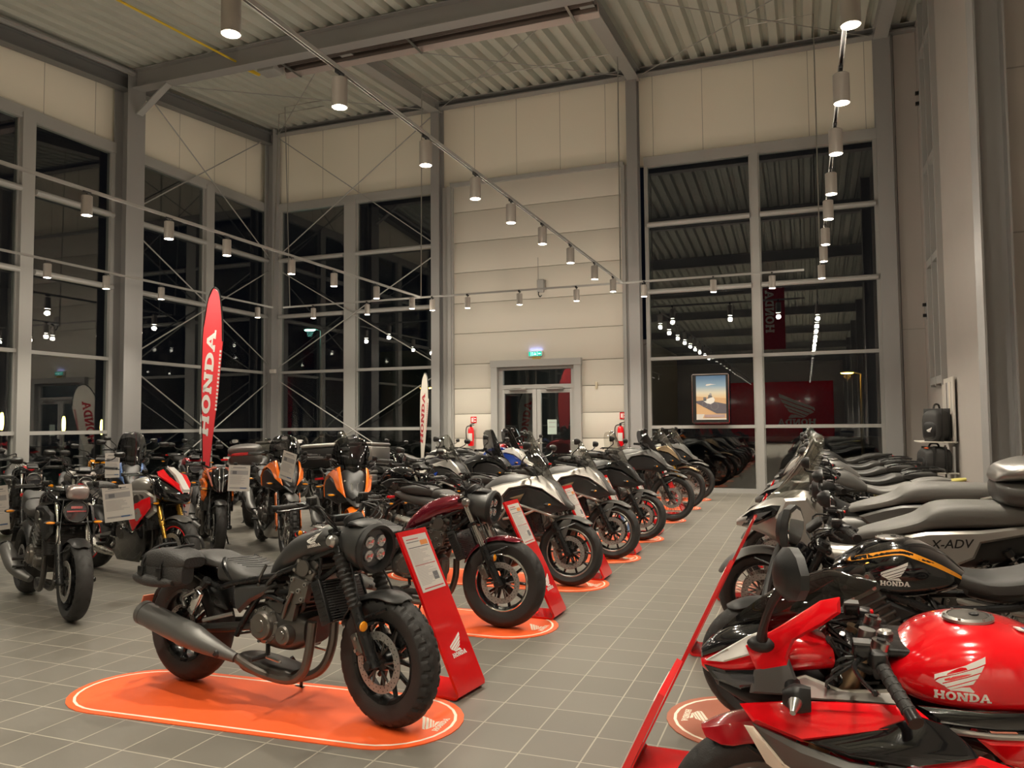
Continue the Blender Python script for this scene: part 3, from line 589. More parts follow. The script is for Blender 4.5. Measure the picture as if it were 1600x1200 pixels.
# shelf with bags by the right wall
sh = empty('display_shelf', (1.98, 14.4, 0)); tag(sh, 'white display shelf with a back board on the right wall', 'shelf'); wsh = mat('white shelf board', (.62, .58, .52), .4)
m_ = MB()
for z in (1.15, .66): m_.box((0, 0, z), (.52, .9, .022), wsh, bev=.004)
m_.build('shelf_board', sh); m_ = MB(); m_.box((.22, .05, 1.66), (.03, 1.05, 1.05), wsh, bev=.006); bb = m_.build('back_board', sh); m_ = MB()
for i in range(7): m_.box((.2, -.28+i*.085, 1.88), (.012, .055, .46), [paper, greyp, paper][i % 3] if i != 1 else cream_p, bev=.003)
m_.build('brochure_rack', bb); m_ = MB()
for y in (-.42, .42): m_.box((.2, y, .54), (.03, .03, 1.08), frame_grey)
m_.build('upright', sh)
def bag(loc, d_, label, nm, em_=True, rot=0):
    t = empty(nm, loc, (0, 0, rot)); tag(t, label, 'bag'); m_ = MB(); a_, b_, c_ = d_
    m_.body([(-a_/2, .02, c_*.7, b_*.3), (-a_*.42, .0, c_*.9, b_*.46), (0, 0, c_, b_*.5), (a_*.42, 0, c_*.92, b_*.46), (a_/2, .02, c_*.72, b_*.3)], bagm, 22, 4, 3.6); m_.build('body', t)
    m_ = MB(); m_.tube([(-a_*.2, 0, c_*.95), (-a_*.12, 0, c_*1.12), (a_*.12, 0, c_*1.12), (a_*.2, 0, c_*.95)], .016, blk, 8, smooth=4); m_.build('handle', t)
    m_ = MB(); m_.body([(-a_*.56, c_*.12, c_*.5, b_*.28), (-a_*.5, c_*.06, c_*.6, b_*.36), (-a_*.4, c_*.08, c_*.55, b_*.34)], blk, 16, 3, 3); m_.build('pocket', t)
    for s in (-1, 1): m_ = MB(); m_.box((s*a_*.22, 0, c_*.5), (.03, b_*1.03, c_*1.01), blk, bev=.005); m_.build('strap', t)
    if em_: m_ = MB(); decal(m_, emblem(text=False), white_p, lambda u, v, h: (-a_*.565-h, -.02-u*.10, c_*.34+v*.10), .002); m_.build('emblem', t)
bag((1.98, 14.15, 1.163), (.34, .34, .52), 'black tail bag with a small white wing standing on the upper shelf', 'tail_bag', rot=R(40))
bag((1.93, 14.2, .673), (.40, .56, .40), 'large black roll bag on the lower shelf', 'roll_bag', False, R(10))
m_ = MB(); m_.sphere((0, 0, .0), (.035, .012, .012), mat('orange tag', (.75, .12, .03), .5), 8, 6); o = m_.build('bag_tag'); o.location = (1.78, 13.90, 1.06); tag(o, 'small orange tag on the large black bag', 'tag')
# lobby behind the double door
lob = mat('dim lobby wall', (.16, .15, .14), .6); 
for nm_, c_, d_, k_ in (('wall_lobby_back', (-5.85, 21.5, 1.6), (5.2, .1, 3.4), lob), ('wall_lobby_left', (-8.4, 19.4, 1.6), (.1, 4.2, 3.4), lob), ('wall_lobby_right', (-3.3, 19.4, 1.6), (.1, 4.2, 3.4), lob), ('ceiling_lobby', (-5.85, 19.4, 3.3), (5.2, 4.3, .1), lob), ('floor_lobby', (-5.85, 19.4, -.02), (5.2, 4.2, .06), mat('lobby floor', (.08, .078, .07), .5))):
    mb = MB(); mb.box(c_, d_, k_); struct(mb.build(nm_))
flag((-6.80, 18.8, 0), R(-8), 2.5, .55, mat('pale flag cloth', (.55, .52, .48), .7), ink_red, 'pale feather flag seen through the left leaf of the double door')
ll = bpy.data.lights.new('lobby_fill', 'POINT'); ll.energy = 28; ll.color = (.9, 1, .95); ll.shadow_soft_size = .2; o = bpy.data.objects.new('lobby_fill', ll); COL.objects.link(o); o.location = (-4.6, 20, 2.75)  # added point light that brightens the flag in the lobby
m_ = MB(); m_.box((0, 0, 0), (.9, .12, .05), mat('lobby tube', (.8, .9, .85), .4, em=(.8, 1, .92), ems=2.2)); o = m_.build('ceiling_lamp'); o.location = (-4.75, 20.6, 2.9); tag(o, 'small strip lamp seen through the glass of the right door leaf', 'lamp')
# outside at night: lamps and a dark building
def street_lamp(x, y, h, col, e, label):
    t = empty('street_lamp', (x, y, -.3)); tag(t, label, 'street lamp'); m_ = MB(); m_.tube([(0, 0, 0), (0, 0, h)], [.09, .05], steel_grey, 10); m_.tube([(0, 0, h), (-.4, 0, h+.12)], .035, steel_grey, 8); m_.build('post', t)
    m_ = MB(); m_.box((-.6, 0, h+.12), (.6, .24, .1), steel_grey, bev=.03); m_.build('head', t); m_ = MB(); m_.sphere((-.6, 0, h+.06), (.28, .12, .05), mat(col[0], (.8, .8, .8), .4, em=col[1], ems=e), 12, 8); m_.build('lamp_glass', t)
    pl = bpy.data.lights.new('street_light', 'POINT'); pl.energy = 25; pl.color = col[1]; pl.shadow_soft_size = .15; o = bpy.data.objects.new('street_light', pl); COL.objects.link(o); o.parent = t; o.location = (-.6, 0, h-.1)
grn = ('green white lamp', (.35, 1, .78)); amb = ('sodium lamp', (1, .45, .05))
street_lamp(-20.5, 30, 6.1, grn, 60, 'greenish white street lamp outside the corner windows'); street_lamp(2.5, 40, 4.0, amb, 60, 'orange street lamp outside the right-hand window')
street_lamp(-14.6, 30, 3.3, amb, 40, 'orange street lamp outside, beside the white flag'); street_lamp(-27.5, 19.2, 4.4, grn, 50, 'greenish street lamp outside the left window wall')
m_ = MB(); m_.box((-10, 40, -.35), (120, 120, .1), mat('wet asphalt', (.02, .02, .022), .5)); o = m_.build('ground'); struct(o)
m_ = MB(); m_.box((0, 0, 3.2), (16, 6, 6.4), mat('dark facade', (.035, .04, .04), .7)); bo = m_.build('office_building'); bo.location = (-17, 46, -.3); tag(bo, 'dark low building across the yard outside', 'building')
m_ = MB()
for i in range(9): m_.box((3.2, -3.05, 1.6+i*.34), (3.0, .05, .05), mat('teal slats', (.04, .12, .10), .6))
m_.build('louvre', bo)
for i, (x, y, z) in enumerate(((-23, 19, 1.6), (-23, 20.5, 1.5), (-22.5, 16.5, 1.7))):
    m_ = MB(); m_.tube([(0, 0, -1.9), (0, 0, .3)], .03, steel_grey, 6); o = empty('garden_lamp', (x, y, z)); m_.build('post', o); m_ = MB(); m_.sphere((0, 0, .0), (.06, .06, .3), mat('yellow lamp', (.8, .7, .3), .4, em=(1, .72, .15), ems=14), 8, 6); m_.build('bulb', o)
    tag(o, 'small yellow lamp outside the left windows, %s' % ['between two others', 'furthest right', 'furthest left'][i], 'lamp', 'yellow lamps outside')
# ------------------------------------------------------------ floor mats and price stands
def stadium(L_, W_, n=14):
    r = W_/2; o = []
    for i in range(n+1): a = -pi/2+pi*i/n; o.append((L_/2-r+r*cos(a), r*sin(a)))
    for i in range(n+1): a = pi/2+pi*i/n; o.append((-L_/2+r+r*cos(a), r*sin(a)))
    return o
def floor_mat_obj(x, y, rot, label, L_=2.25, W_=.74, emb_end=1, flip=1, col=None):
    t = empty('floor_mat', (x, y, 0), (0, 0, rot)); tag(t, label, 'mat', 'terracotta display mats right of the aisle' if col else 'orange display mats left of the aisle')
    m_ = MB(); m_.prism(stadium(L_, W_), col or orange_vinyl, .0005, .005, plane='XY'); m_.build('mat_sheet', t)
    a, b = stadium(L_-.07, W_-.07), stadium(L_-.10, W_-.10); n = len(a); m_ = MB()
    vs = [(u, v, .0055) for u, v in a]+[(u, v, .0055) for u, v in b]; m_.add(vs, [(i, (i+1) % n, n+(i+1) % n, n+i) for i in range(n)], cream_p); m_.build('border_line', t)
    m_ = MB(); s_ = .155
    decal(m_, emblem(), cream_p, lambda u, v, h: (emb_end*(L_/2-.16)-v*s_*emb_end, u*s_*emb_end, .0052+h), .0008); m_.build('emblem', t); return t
def sheet_lines(m_, fn, w_, h_, seed=0, box=True, colour=None):
    rnd = random.Random(seed)
    def q(u0, v0, u1, v1, m, h=.0006):
        m_.add([fn(u0, v0, h), fn(u1, v0, h), fn(u1, v1, h), fn(u0, v1, h)], [(0, 1, 2, 3)], m)
    q(-w_*.42, h_*.42, w_*.1, h_*.435, ink_red); v = h_*.38
    if box: q(w_*.12, h_*.30, w_*.44, h_*.385, ink_or)
    q(-w_*.44, h_*.37, w_*.1, h_*.385, ink); q(-w_*.44, h_*.27, w_*.44, h_*.285, ink)
    v = h_*.24
    while v > -h_*.40:
        L_ = rnd.uniform(.4, .86)*w_
        q(-w_*.44, v, -w_*.44+L_, v+h_*.008, ink_l); v -= h_*.024
        if abs(v+.02) < h_*.012: q(-w_*.44, v, w_*.44, v+h_*.014, ink_red)
    q(w_*.16, -h_*.34, w_*.38, -h_*.2, ink); q(-w_*.40, -h_*.46, w_*.44, -h_*.44, ink_red)
def price_stand(x, y, face, label, photo=None, seed=0):
    """leaning red board with a foot; x, y = centre of the bottom edge, face = +1 faces +x"""
    t = empty('price_stand', (x, y, 0), (0, 0, 0 if face > 0 else pi)); t.rotation_euler[2] += R(photo or 0); tag(t, label, 'price stand', 'red price stands along the aisle')
    W_, H_, ln = .28, .885, .40; m_ = MB(); prof = [(-.30, .004), (-.02, .004)]
    for a in (-60, -20, 20): prof.append((-.02+.03*cos(R(a)), .034+.03*sin(R(a))-.0))
    prof += [(-.197, .4645), (-ln, H_)]
    th = .016; lo = prof; up = []
    for i, p in enumerate(prof):
        a_ = prof[max(i-1, 0)]; b_ = prof[min(i+1, len(prof)-1)]; d_ = V((b_[0]-a_[0], b_[1]-a_[1])).normalized(); up.append((p[0]-d_.y*th, p[1]+d_.x*th))
    vs = [(p[0], s*W_/2, p[1]) for s in (-1, 1) for p in lo+up[::-1]]; n = len(lo)*2; k = len(lo); fs = []
    for i in range(n): fs.append((i, (i+1) % n, n+(i+1) % n, n+i))
    for i in range(k-1): fs.append((i, i+1, n-2-i, n-1-i)); fs.append((n+i, n+n-1-i, n+n-2-i, n+i+1))
    m_.add(vs, fs, red_acryl); pn = m_.build('board', t)
    d_ = V((-ln-.0082, 0, H_-.044)).normalized(); nrm = V((d_.z, 0, -d_.x)); base = V((.0082, 0, .044))
    def fn(u, v, h): p = base+d_*v+nrm*(.0022+h); return (p.x, u, p.z)
    def hid(c, hh, w_=.235): return lambda u, v, h: fn(u, c+v, h)
    m_ = MB(); w_, h_, c = .225, .335, .735; f2 = hid(c, h_)
    vs = [f2(s*w_/2, q*h_/2, .001) for s, q in ((-1, -1), (1, -1), (1, 1), (-1, 1))]+[f2(s*w_/2, q*h_/2, -.002) for s, q in ((-1, -1), (1, -1), (1, 1), (-1, 1))]
    m_.add(vs, [(0, 1, 2, 3), (7, 6, 5, 4), (0, 4, 5, 1), (1, 5, 6, 2), (2, 6, 7, 3), (3, 7, 4, 0)], paper); sheet_lines(m_, lambda u, v, h: f2(u, v, .001+h), w_, h_, seed); m_.build('price_sheet', t)
    if seed in (3, 4):
        m_ = MB(); f3 = hid(.39, 0); vs = [f3(a, b, .001) for a, b in rect(-.11, -.16, .11, .16)]; m_.add(vs, [(0, 1, 2, 3)], ink_blue)
        m_.add([f3(a, b, .0018) for a, b in ((-.11, .16), (.11, .16), (.11, .05), (-.05, .1))], [(0, 1, 2, 3)], ink_or if seed == 3 else paper); m_.add([f3(a, b, .0018) for a, b in ((-.05, -.1), (.08, -.05), (.06, .03), (-.02, .0))], [(0, 1, 2, 3)], paper); m_.build('photo_card', t)
    m_ = MB(); s_ = .125; decal(m_, emblem(), white_p, lambda u, v, h: fn(u*s_, .24+v*s_, h), .001); m_.build('emblem', t); return t
# ------------------------------------------------------------ wheels
CACHE = {}
def tyre_mesh(Rr, w, Rb, tread, n=180):
    key = ('t', Rr, w, Rb, tread)
    if key in CACHE: return CACHE[key]
    m_ = MB(); prof = []; ks = []
    for i in range(17):
        a = R(-82+164*i/16); prof.append((Rr-w*.42*(1-cos(a)), w/2*sin(a))); ks.append((-82+164*i/16)/82)
    prof += [(Rb+.012, w*.40), (Rb, w*.34), (Rb, -w*.34), (Rb+.012, -w*.40)]
    def fn(t, j):
        if j > 16: return 0
        s = ks[j]; 
        if abs(s) > .78: return 0
        if tread == 'street':
            u = (t/(2*pi)*22+abs(s)*1.3) % 1; return -.006 if (u < .2 and .15 < abs(s)) else 0
        if tread == 'block':
            u = (t/(2*pi)*30+(.5 if s > 0 else 0)+abs(s)*.35) % 1
            if abs(abs(s)-.28-.06*(1 if u > .5 else -1)) < .06: return -.011
            return -.011 if (u < .22 and abs(s) > .2) else 0
        if tread == 'knob':
            u = (t/(2*pi)*26+(.5 if abs(s) > .4 else 0)) % 1; return -.012 if (u < .3 or abs(abs(s)-.42) < .06) else 0
        return 0
    m_.lathe(prof, rubber, n, fn=fn); o = m_.build('tyre'); CACHE[key] = o.data; bpy.data.objects.remove(o); return CACHE[key]
def rim_mesh(Rb, w, style, col, n=40, lip=None):
    key = ('r', Rb, w, style, col.name, lip.name if lip else '')
    if key in CACHE: return CACHE[key]
    m_ = MB(); h = w*.36
    m_.lathe([(Rb+.006, h), (Rb+.004, h+.004), (Rb-.012, h-.004), (Rb-.018, h*.6), (Rb-.024, 0), (Rb-.018, -h*.6), (Rb-.012, -h+.004), (Rb+.004, -h-.004), (Rb+.006, -h), (Rb-.004, -h*.6), (Rb-.008, 0), (Rb-.004, h*.6)], col, n)
    if lip:
        for s in (-1, 1): m_.lathe([(Rb+.007, s*(h+.002)), (Rb+.001, s*(h+.006)), (Rb-.007, s*(h+.003)), (Rb-.002, s*(h-.002))], lip, n)
    m_.lathe([(.0, .055), (.045, .055), (.05, .03), (.05, -.03), (.045, -.055), (0, -.055)], col if style != 'wire' else alu, 20)
    def sp(a, r0, r1, w0, w1, a2=None, th=.013, yy=0):
        a2 = a if a2 is None else a2; p = V((r0*cos(a), yy, r0*sin(a))); q = V((r1*cos(a2), yy, r1*sin(a2))); d_ = (q-p).normalized(); s_ = V((-d_.z, 0, d_.x)); rings = []
        for c, ww, tt in ((p, w0, th*1.3), ((p+q)/2, (w0+w1)/2*.92, th), (q, w1, th)): rings.append([tuple(c+s_*ww+V((0, tt*.6, 0))), tuple(c+V((0, tt, 0))), tuple(c-s_*ww+V((0, tt*.6, 0))), tuple(c-s_*ww-V((0, tt*.6, 0))), tuple(c-V((0, tt, 0))), tuple(c+s_*ww-V((0, tt*.6, 0)))])
        m_.loft(rings, col)
    if style == 'Y':
        for k in range(5):
            a = 2*pi*k/5+.3
            for d_ in (-1, 1): sp(a+d_*.12, .04, Rb-.014, .012, .009, a+d_*.34)
            sp(a, .04, Rb*.55, .016, .010)
    elif style == 'ten':
        for k in range(10): sp(2*pi*k/10, .04, Rb-.014, .011, .008)
    elif style == 'cast':
        for k in range(5):
            a = 2*pi*k/5+.5; sp(a, .04, Rb-.014, .022, .014, a+.12)
    else:
        for k in range(36):
            a = 2*pi*k/36; s = 1 if k % 2 else -1; d_ = .42*(1 if (k//2) % 2 else -1)
            m_.tube([(.048*cos(a), s*.035, .048*sin(a)), ((Rb-.015)*cos(a+d_), s*.006, (Rb-.015)*sin(a+d_))], .0024, steel, 4)
    o = m_.build('rim'); CACHE[key] = o.data; bpy.data.objects.remove(o); return CACHE[key]
def disc_mesh(ro, ri, n=48, holes=26):
    key = ('d', ro, ri)
    if key in CACHE: return CACHE[key]
    m_ = MB(); m_.lathe([(ri, .002), (ro, .002), (ro, -.002), (ri, -.002)], disc_m, n)
    for k in range(holes):
        for rr, ph in ((ri+(ro-ri)*.3, 0), (ri+(ro-ri)*.7, .5)):
            a = 2*pi*(k+ph)/holes; c = (rr*cos(a), rr*sin(a))
            m_.prism([(c[0]+.0035*cos(2*pi*j/6), c[1]+.0035*sin(2*pi*j/6)) for j in range(6)], blk, -.0025, .0025)
    for k in range(6):
        a = 2*pi*k/6
        for da in (-.16, .16):
            m_.tube([(.045*cos(a), 0, .045*sin(a)), ((ri+.006)*cos(a+da), 0, (ri+.006)*sin(a+da))], .006, dkmetal, 6)
        m_.cyl(((ri+.004)*cos(a+.16), -.005, (ri+.004)*sin(a+.16)), ((ri+.004)*cos(a+.16), .005, (ri+.004)*sin(a+.16)), .008, steel, 8)
    o = m_.build('brake_disc'); CACHE[key] = o.data; bpy.data.objects.remove(o); return CACHE[key]
def inst(me, name, parent, loc=(0, 0, 0), rot=None):
    o = bpy.data.objects.new(name, me); COL.objects.link(o); o.parent = parent; o.location = loc
    if rot: o.rotation_euler = rot
    return o
# ------------------------------------------------------------ motorcycle
PAIR = {}
SPLIT = {'engine_hoses', 'side_fairing', 'lower_fairing', 'fairing_insert', 'upper_fairing', 'air_scoop', 'inner_panel', 'cowl_side', 'headlight_surround', 'leg_shield', 'footboard', 'side_cover', 'radiator_shroud', 'fairing_panel', 'pale_stripe', 'rear_side_panel',
         'belly_fairing', 'tank_trim', 'silver_trim', 'fork_cover', 'tank_panel', 'white_stripe', 'nose_side', 'fork_boot', 'fork_guard', 'brake_caliper', 'footpeg', 'hand_guard', 'grip', 'lever', 'switch_housing', 'brake_hose', 'crash_bar', 'lens_pair', 'screen_bracket', 'frame_truss', 'lower_frame_tube', 'tank_stripe'}
class Bike:
    def __init__(s, label, F, head, wb, fr=(.305, .12, .216), rr=(.315, .17, .216), rake=25, steer=0, lean=-4, group=None, name='motorcycle', cat='motorcycle', trail=.03):
        h = R(head); s.wb = wb; s.fr = fr; s.rr = rr
        s.root = empty(name, (F[0]-wb/2*cos(h), F[1]-wb/2*sin(h), .008), (R(lean), 0, h)); tag(s.root, label, cat, group)
        s.off = wb/2; k = tan(R(rake)); s.k = k; s.ax = (wb, fr[0])
        d_ = V((-sin(R(rake)), 0, cos(R(rake)))); p0 = V((wb-trail-s.off, 0, fr[0])); s.S = M.Translation(p0) @ M.Rotation(R(steer), 4, d_) @ M.Translation(-p0); s.T = M.Translation((-s.off, 0, 0)); s.ST = s.S @ s.T; s.sd = d_
        s.steer = steer
    def P(s, name, mb, steer=False, parent=None, label=None):
        X = s.ST if steer else s.T
        if getattr(s, 'warp', None) and not steer: mb.v = [s.warp(*v) for v in mb.v]
        if name in SPLIT:
            out = []
            for sd in (1, -1):
                q = MB(); q.ml = list(mb.ml); mp = {}
                for f, k in zip(mb.f, mb.m):
                    if sum(mb.v[i][1] for i in f)*sd <= 0: continue
                    for i in f:
                        if i not in mp: mp[i] = len(q.v); q.v.append(mb.v[i])
                    q.f.append(tuple(mp[i] for i in f)); q.m.append(k)
                pr = PAIR.get(parent.name, (parent, parent))[0 if sd > 0 else 1] if parent else s.root
                o = q.build(name, pr, X, label)
                if o: out.append(o); OFFS[o.name] = s.off
            if len(out) == 2: PAIR[out[0].name] = out
            return out[0]
        o = mb.build(name, parent or s.root, X, label); OFFS[o.name] = s.off; return o
    def wheels(s, tread='street', style='cast', col=blk_sat, lip=None, discs=2, dr=.155, rtread=None):
        for fr_, (Rr, w, Rb), x in ((1, s.fr, s.wb), (0, s.rr, 0)):
            t = inst(tyre_mesh(Rr, w, Rb, tread if fr_ else (rtread or tread)), 'front_wheel' if fr_ else 'rear_wheel', s.root, (x-s.off, 0, Rr))
            if fr_: m4 = s.S @ M.Translation((x-s.off, 0, Rr)); t.matrix_basis = m4
            inst(rim_mesh(Rb, w, style, col, lip=lip), 'rim', t)
            for sd in ((-1, 1) if (fr_ and discs == 2) else ((-1,) if fr_ else (-1,))):
                inst(disc_mesh(dr if fr_ else .12, dr*.73 if fr_ else .088), 'brake_disc', t, (0, sd*(.068 if w < .14 else .075), 0))
    def fx(s, z): return s.wb-(z-s.fr[0])*s.k-.0
    def fork(s, top, up=chrome, low=blk_sat, usd=False, boot=0, y=.10, r=.0215, cal=gunmetal, guards=None, off=.02):
        z0 = s.fr[0]; ax = V((s.wb, 0, z0)); d_ = V((-s.k, 0, 1)); L_ = top-z0; 
        def pt(z, sy=1, o=0): return V((s.wb-(z-z0)*s.k+o, sy*y, z))
        m_ = MB()
        for sd in (-1, 1):
            zm = z0+L_*(.42 if not usd else .36)
            if usd: m_.tube([pt(zm, sd), pt(top, sd)], r*1.28, low, 14); m_.tube([pt(z0+.02, sd), pt(zm, sd)], r*.9, up, 12); m_.tube([pt(z0-.03, sd), pt(z0+.1, sd)], r*1.3, blk_sat, 12)
            else: m_.tube([pt(zm-.02, sd), pt(top, sd)], r*.95, up, 12); m_.tube([pt(z0-.02, sd), pt(z0+.05, sd), pt(zm, sd)], [r*1.5, r*1.35, r*1.35], low, 14)
        m_.tube([(s.wb, -y-.02, z0), (s.wb, y+.02, z0)], .013, steel, 10)
        for sd in (-1, 1): m_.lathe([(0, .0), (.022, 0), (.024, .01), (.018, .02), (0, .022)], blk_sat, 12, X=M.Translation((s.wb, sd*(y+.022)-(.022 if sd < 0 else 0), z0)))
        fk = s.P('fork', m_, True)
        m_ = MB()
        for zc in (top-.03, top-.21): 
            c = pt(zc, 0); m_.box((c.x-.005, 0, zc), (.07, 2*y+.06, .028), blk_sat, rot=(0, -math.atan(s.k), 0), bev=.01)
        s.P('triple_clamp', m_, True)
        if boot:
            m_ = MB(); z1 = z0+L_*.40; z2 = z1+boot; n = 11
            for sd in (-1, 1):
                pts = []; rs = []
                for i in range(n*2+1): zq = z1+(z2-z1)*i/(n*2); pts.append(pt(zq, sd)); rs.append(.037 if i % 2 else .029)
                m_.tube(pts, rs, rubber, 14)
            s.P('fork_boot', m_, True)
        m_ = MB()
        for sd in (-1, 1):
            c = pt(z0+.1, sd); m_.box((c.x-.075, sd*.082, z0+.075), (.055, .05, .11), cal, rot=(0, -.5, 0), bev=.012)
            m_.box((c.x-.04, sd*.09, z0+.08), (.06, .02, .03), blk_sat, bev=.005)
            for q in (-.03, .03): m_.cyl((c.x-.075, sd*.10, z0+.075+q), (c.x-.075, sd*.113, z0+.075+q), .009, steel, 8)
        s.P('brake_caliper', m_, True)
        m_ = MB(); m_.tube([pt(top-.02, -.6, .03), pt(top-.3, -1.1, .06), pt(z0+.25, -1.15, .0), pt(z0+.13, -.9, -.07)], .005, blk, 6, smooth=5); m_.tube([pt(top-.02, .6, .03), pt(top-.3, 1.1, .06), pt(z0+.25, 1.15, .0), pt(z0+.13, .9, -.07)], .005, blk, 6, smooth=5); s.P('brake_hose', m_, True)
        if guards:
            m_ = MB()
            for sd in (-1, 1):
                pp = [(s.wb+.045, z0+.02), (s.wb+.0, z0-.04), (s.wb-.05, z0+.02), (pt(z0+.36).x-.035, z0+.36), (pt(z0+.38).x+.045, z0+.38)]; m_.prism(pp, guards, sd*(y+.028)-.004, sd*(y+.028)+.004)
            s.P('fork_guard', m_, True)
    def fender(s, col, front=True, a0=20, a1=140, gap=.022, hug=0, wd=None, side=.05, beak=None):
        Rr, w, Rb = s.fr if front else s.rr; cx = s.wb if front else 0; w_ = (wd or w*1.12)/2; rr = Rr+gap; m_ = MB(); rings = []; n = 16
        for i in range(n+1):
            a = R(a0+(a1-a0)*i/n); tp = min(1, min(i, n-i)/2.5+.45); ww = w_*tp; ring = []
            for q in (-1, -.92, -.6, 0, .6, .92, 1): 
                dr = -(abs(q)**3)*side*tp; ring.append((rr+dr, q*ww))
            for q in (1, .92, .6, 0, -.6, -.92, -1): ring.append((rr-(abs(q)**3)*side*tp-.005, q*ww*.97))
            rings.append([(cx+r_*cos(a), y_, Rr+r_*sin(a)) for r_, y_ in ring])
        m_.loft(rings, col)
        if front:
            for sd in (-1, 1): m_.tube([(cx+rr*cos(R(75))-.03, sd*w_*.9, Rr+rr*.78), (s.fx(Rr+.2), sd*.095, Rr+.2)], .009, blk_sat, 6)
        return s.P('front_fender' if front else 'rear_fender', m_, front)
    def bars(s, z, x=None, half=.38, back=.10, rise=.06, col=blk_sat, mirrors=None, hands=None, clip=False, levers=blk_sat):
        x = s.fx(z) if x is None else x; m_ = MB(); g_ = MB(); l_ = MB(); c_ = MB()
        if clip:
            for sd in (-1, 1): m_.tube([(x, sd*.09, z-.02), (x-back*.3, sd*.16, z-.02)], .014, col, 8)
        else: m_.tube([(x-back, -half+.1, z+.0), (x-back*.35, -half*.5, z-.005), (x, -.09, z-rise), (x, .09, z-rise), (x-back*.35, half*.5, z-.005), (x-back, half-.1, z)], .0125, col, 8, smooth=4); m_.box((x, 0, z-rise-.01), (.05, .16, .035), col, bev=.008)
        hb = s.P('handlebar', m_, True); xa = x-back*.72
        dxy = .38 if clip else .22
        for sd in (-1, 1):
            a = V((x-back*(.7 if not clip else .45), sd*(half-.155), z-.005 if not clip else z-.02)); b = a+V((-dxy*.115, sd*.125, -.055 if clip else -.004)); g_.tube([a, b], .017, rubber, 12); g_.tube([b, b+(b-a)*.22], [.0165, .0185], blk_sat, 12)
            for k in range(6): c = a+(b-a)*(k+.5)/6; g_.tube([c, c+(b-a)*.05], .0182, rubber, 10)
            sw = a-(b-a)*.22; c_.box(sw, (.04, .052, .042), blk, rot=(0, 0, sd*.2), bev=.01); c_.box(sw+V((-.02, 0, .012)), (.012, .02, .012), red_acryl if sd < 0 else blk_sat, bev=.003); c_.box(sw+V((.035, -sd*.012, .02)), (.045, .045, .035), blk_sat, bev=.008); c_.box(sw+V((.035, -sd*.012, .039)), (.04, .04, .006), greyp)
            p0 = sw+V((.04, sd*.0, 0)); l_.tube([p0, p0+V((.018, sd*.05, -.006)), p0+V((.004, sd*.13, -.012)), p0+V((-.016, sd*.185, -.014))], [.007, .006, .005, .0045], levers, 8, smooth=3); l_.sphere(p0+V((-.017, sd*.188, -.014)), .008, levers, 8, 5)
        s.P('grip', g_, True, hb); s.P('lever', l_, True, hb); s.P('switch_housing', c_, True, hb)
        m_ = MB(); rnd = random.Random(3)
        for sd in (-1, 1):
            for q in range(3): m_.tube([(x-.02, sd*(half-.2-q*.015), z-.01), (x+.07+q*.015, sd*(half*.5), z-.02-q*.03), (x+.05, sd*.07, z-.16), (x+.0-q*.02, sd*.04, z-.30)], .0045, blk, 5, smooth=4)
        s.P('control_cable', m_, True, hb)
        if mirrors:
            mz, my, mx = mirrors
            for sd in (-1, 1):
                m_ = MB(); st = V((x-back*.45, sd*(half-.2), z+.01)); hd = V((mx, sd*my, mz)); m_.tube([st, st+V((.01, 0, .06)), hd+V((0, -sd*.05, -.05)), hd], .0065, blk_sat, 8, smooth=4); s.mir(m_, hd, sd, True)
        if hands:
            m_ = MB()
            for sd in (-1, 1):
                m_.body([(x-back*.7+.02, z-.06, z+.03, .01), (x-back*.4+.07, z-.075, z+.05, .10, 2.6), (x+.09, z-.07, z+.045, .05), (x+.1, z-.05, z+.03, .02)], hands, 14, 3, y0=sd*(half-.1))
            s.P('hand_guard', m_, True, hb)
        return hb
    def mir(s, m_, hd, sd, steer, shape='oval', size=1.0):
        rings = []; 
        for k, (dx, sc) in enumerate(((-.018, .80), (-.016, 1), (.0, 1.0), (.02, .82), (.034, .4))):
            ring = []
            for j in range(20):
                t = 2*pi*j/20; cc, ss = cos(t), sin(t); p_ = 2/3.0
                ring.append((hd.x+dx*size, hd.y+sd*(.03)+size*.82*sc*.075*math.copysign(abs(cc)**p_, cc), hd.z+.01+size*.82*sc*(.042+.008*sd*cc)*math.copysign(abs(ss)**p_, ss)))
            rings.append(ring)
        m_.loft(rings, blk); o = s.P('mirror', m_, steer); g = MB(); c = rings[0]; g.add([(p[0]-.0012, p[1], p[2]) for p in c]+[(p[0]+.0006, p[1], p[2]) for p in c], [tuple(range(20)), tuple(range(39, 19, -1))]+[(i, (i+1) % 20, 20+(i+1) % 20, 20+i) for i in range(20)], mirrorm)
        s.P('mirror_glass', g, steer, o); return o
    def clocks(s, x, z, col=blk, w_=.13):
        m_ = MB(); m_.box((x, 0, z), (.03, w_, .085), col, rot=(0, -.9, 0), bev=.012); o = s.P('instrument', m_, True); m_ = MB(); m_.box((x-.014, 0, z+.011), (.004, w_*.85, .066), lens_m, rot=(0, -.9, 0)); s.P('display', m_, True, o)
    def tube_part(s, name, paths, r, col, n=8, sm=4, mir=True, steer=False, parent=None, label=None):
        m_ = MB()
        for p in paths:
            for sd in ((1, -1) if mir else (1,)): m_.tube([(a[0], a[1]*sd, a[2]) for a in p], r, col, n, smooth=sm)
        return s.P(name, m_, steer, parent, label)
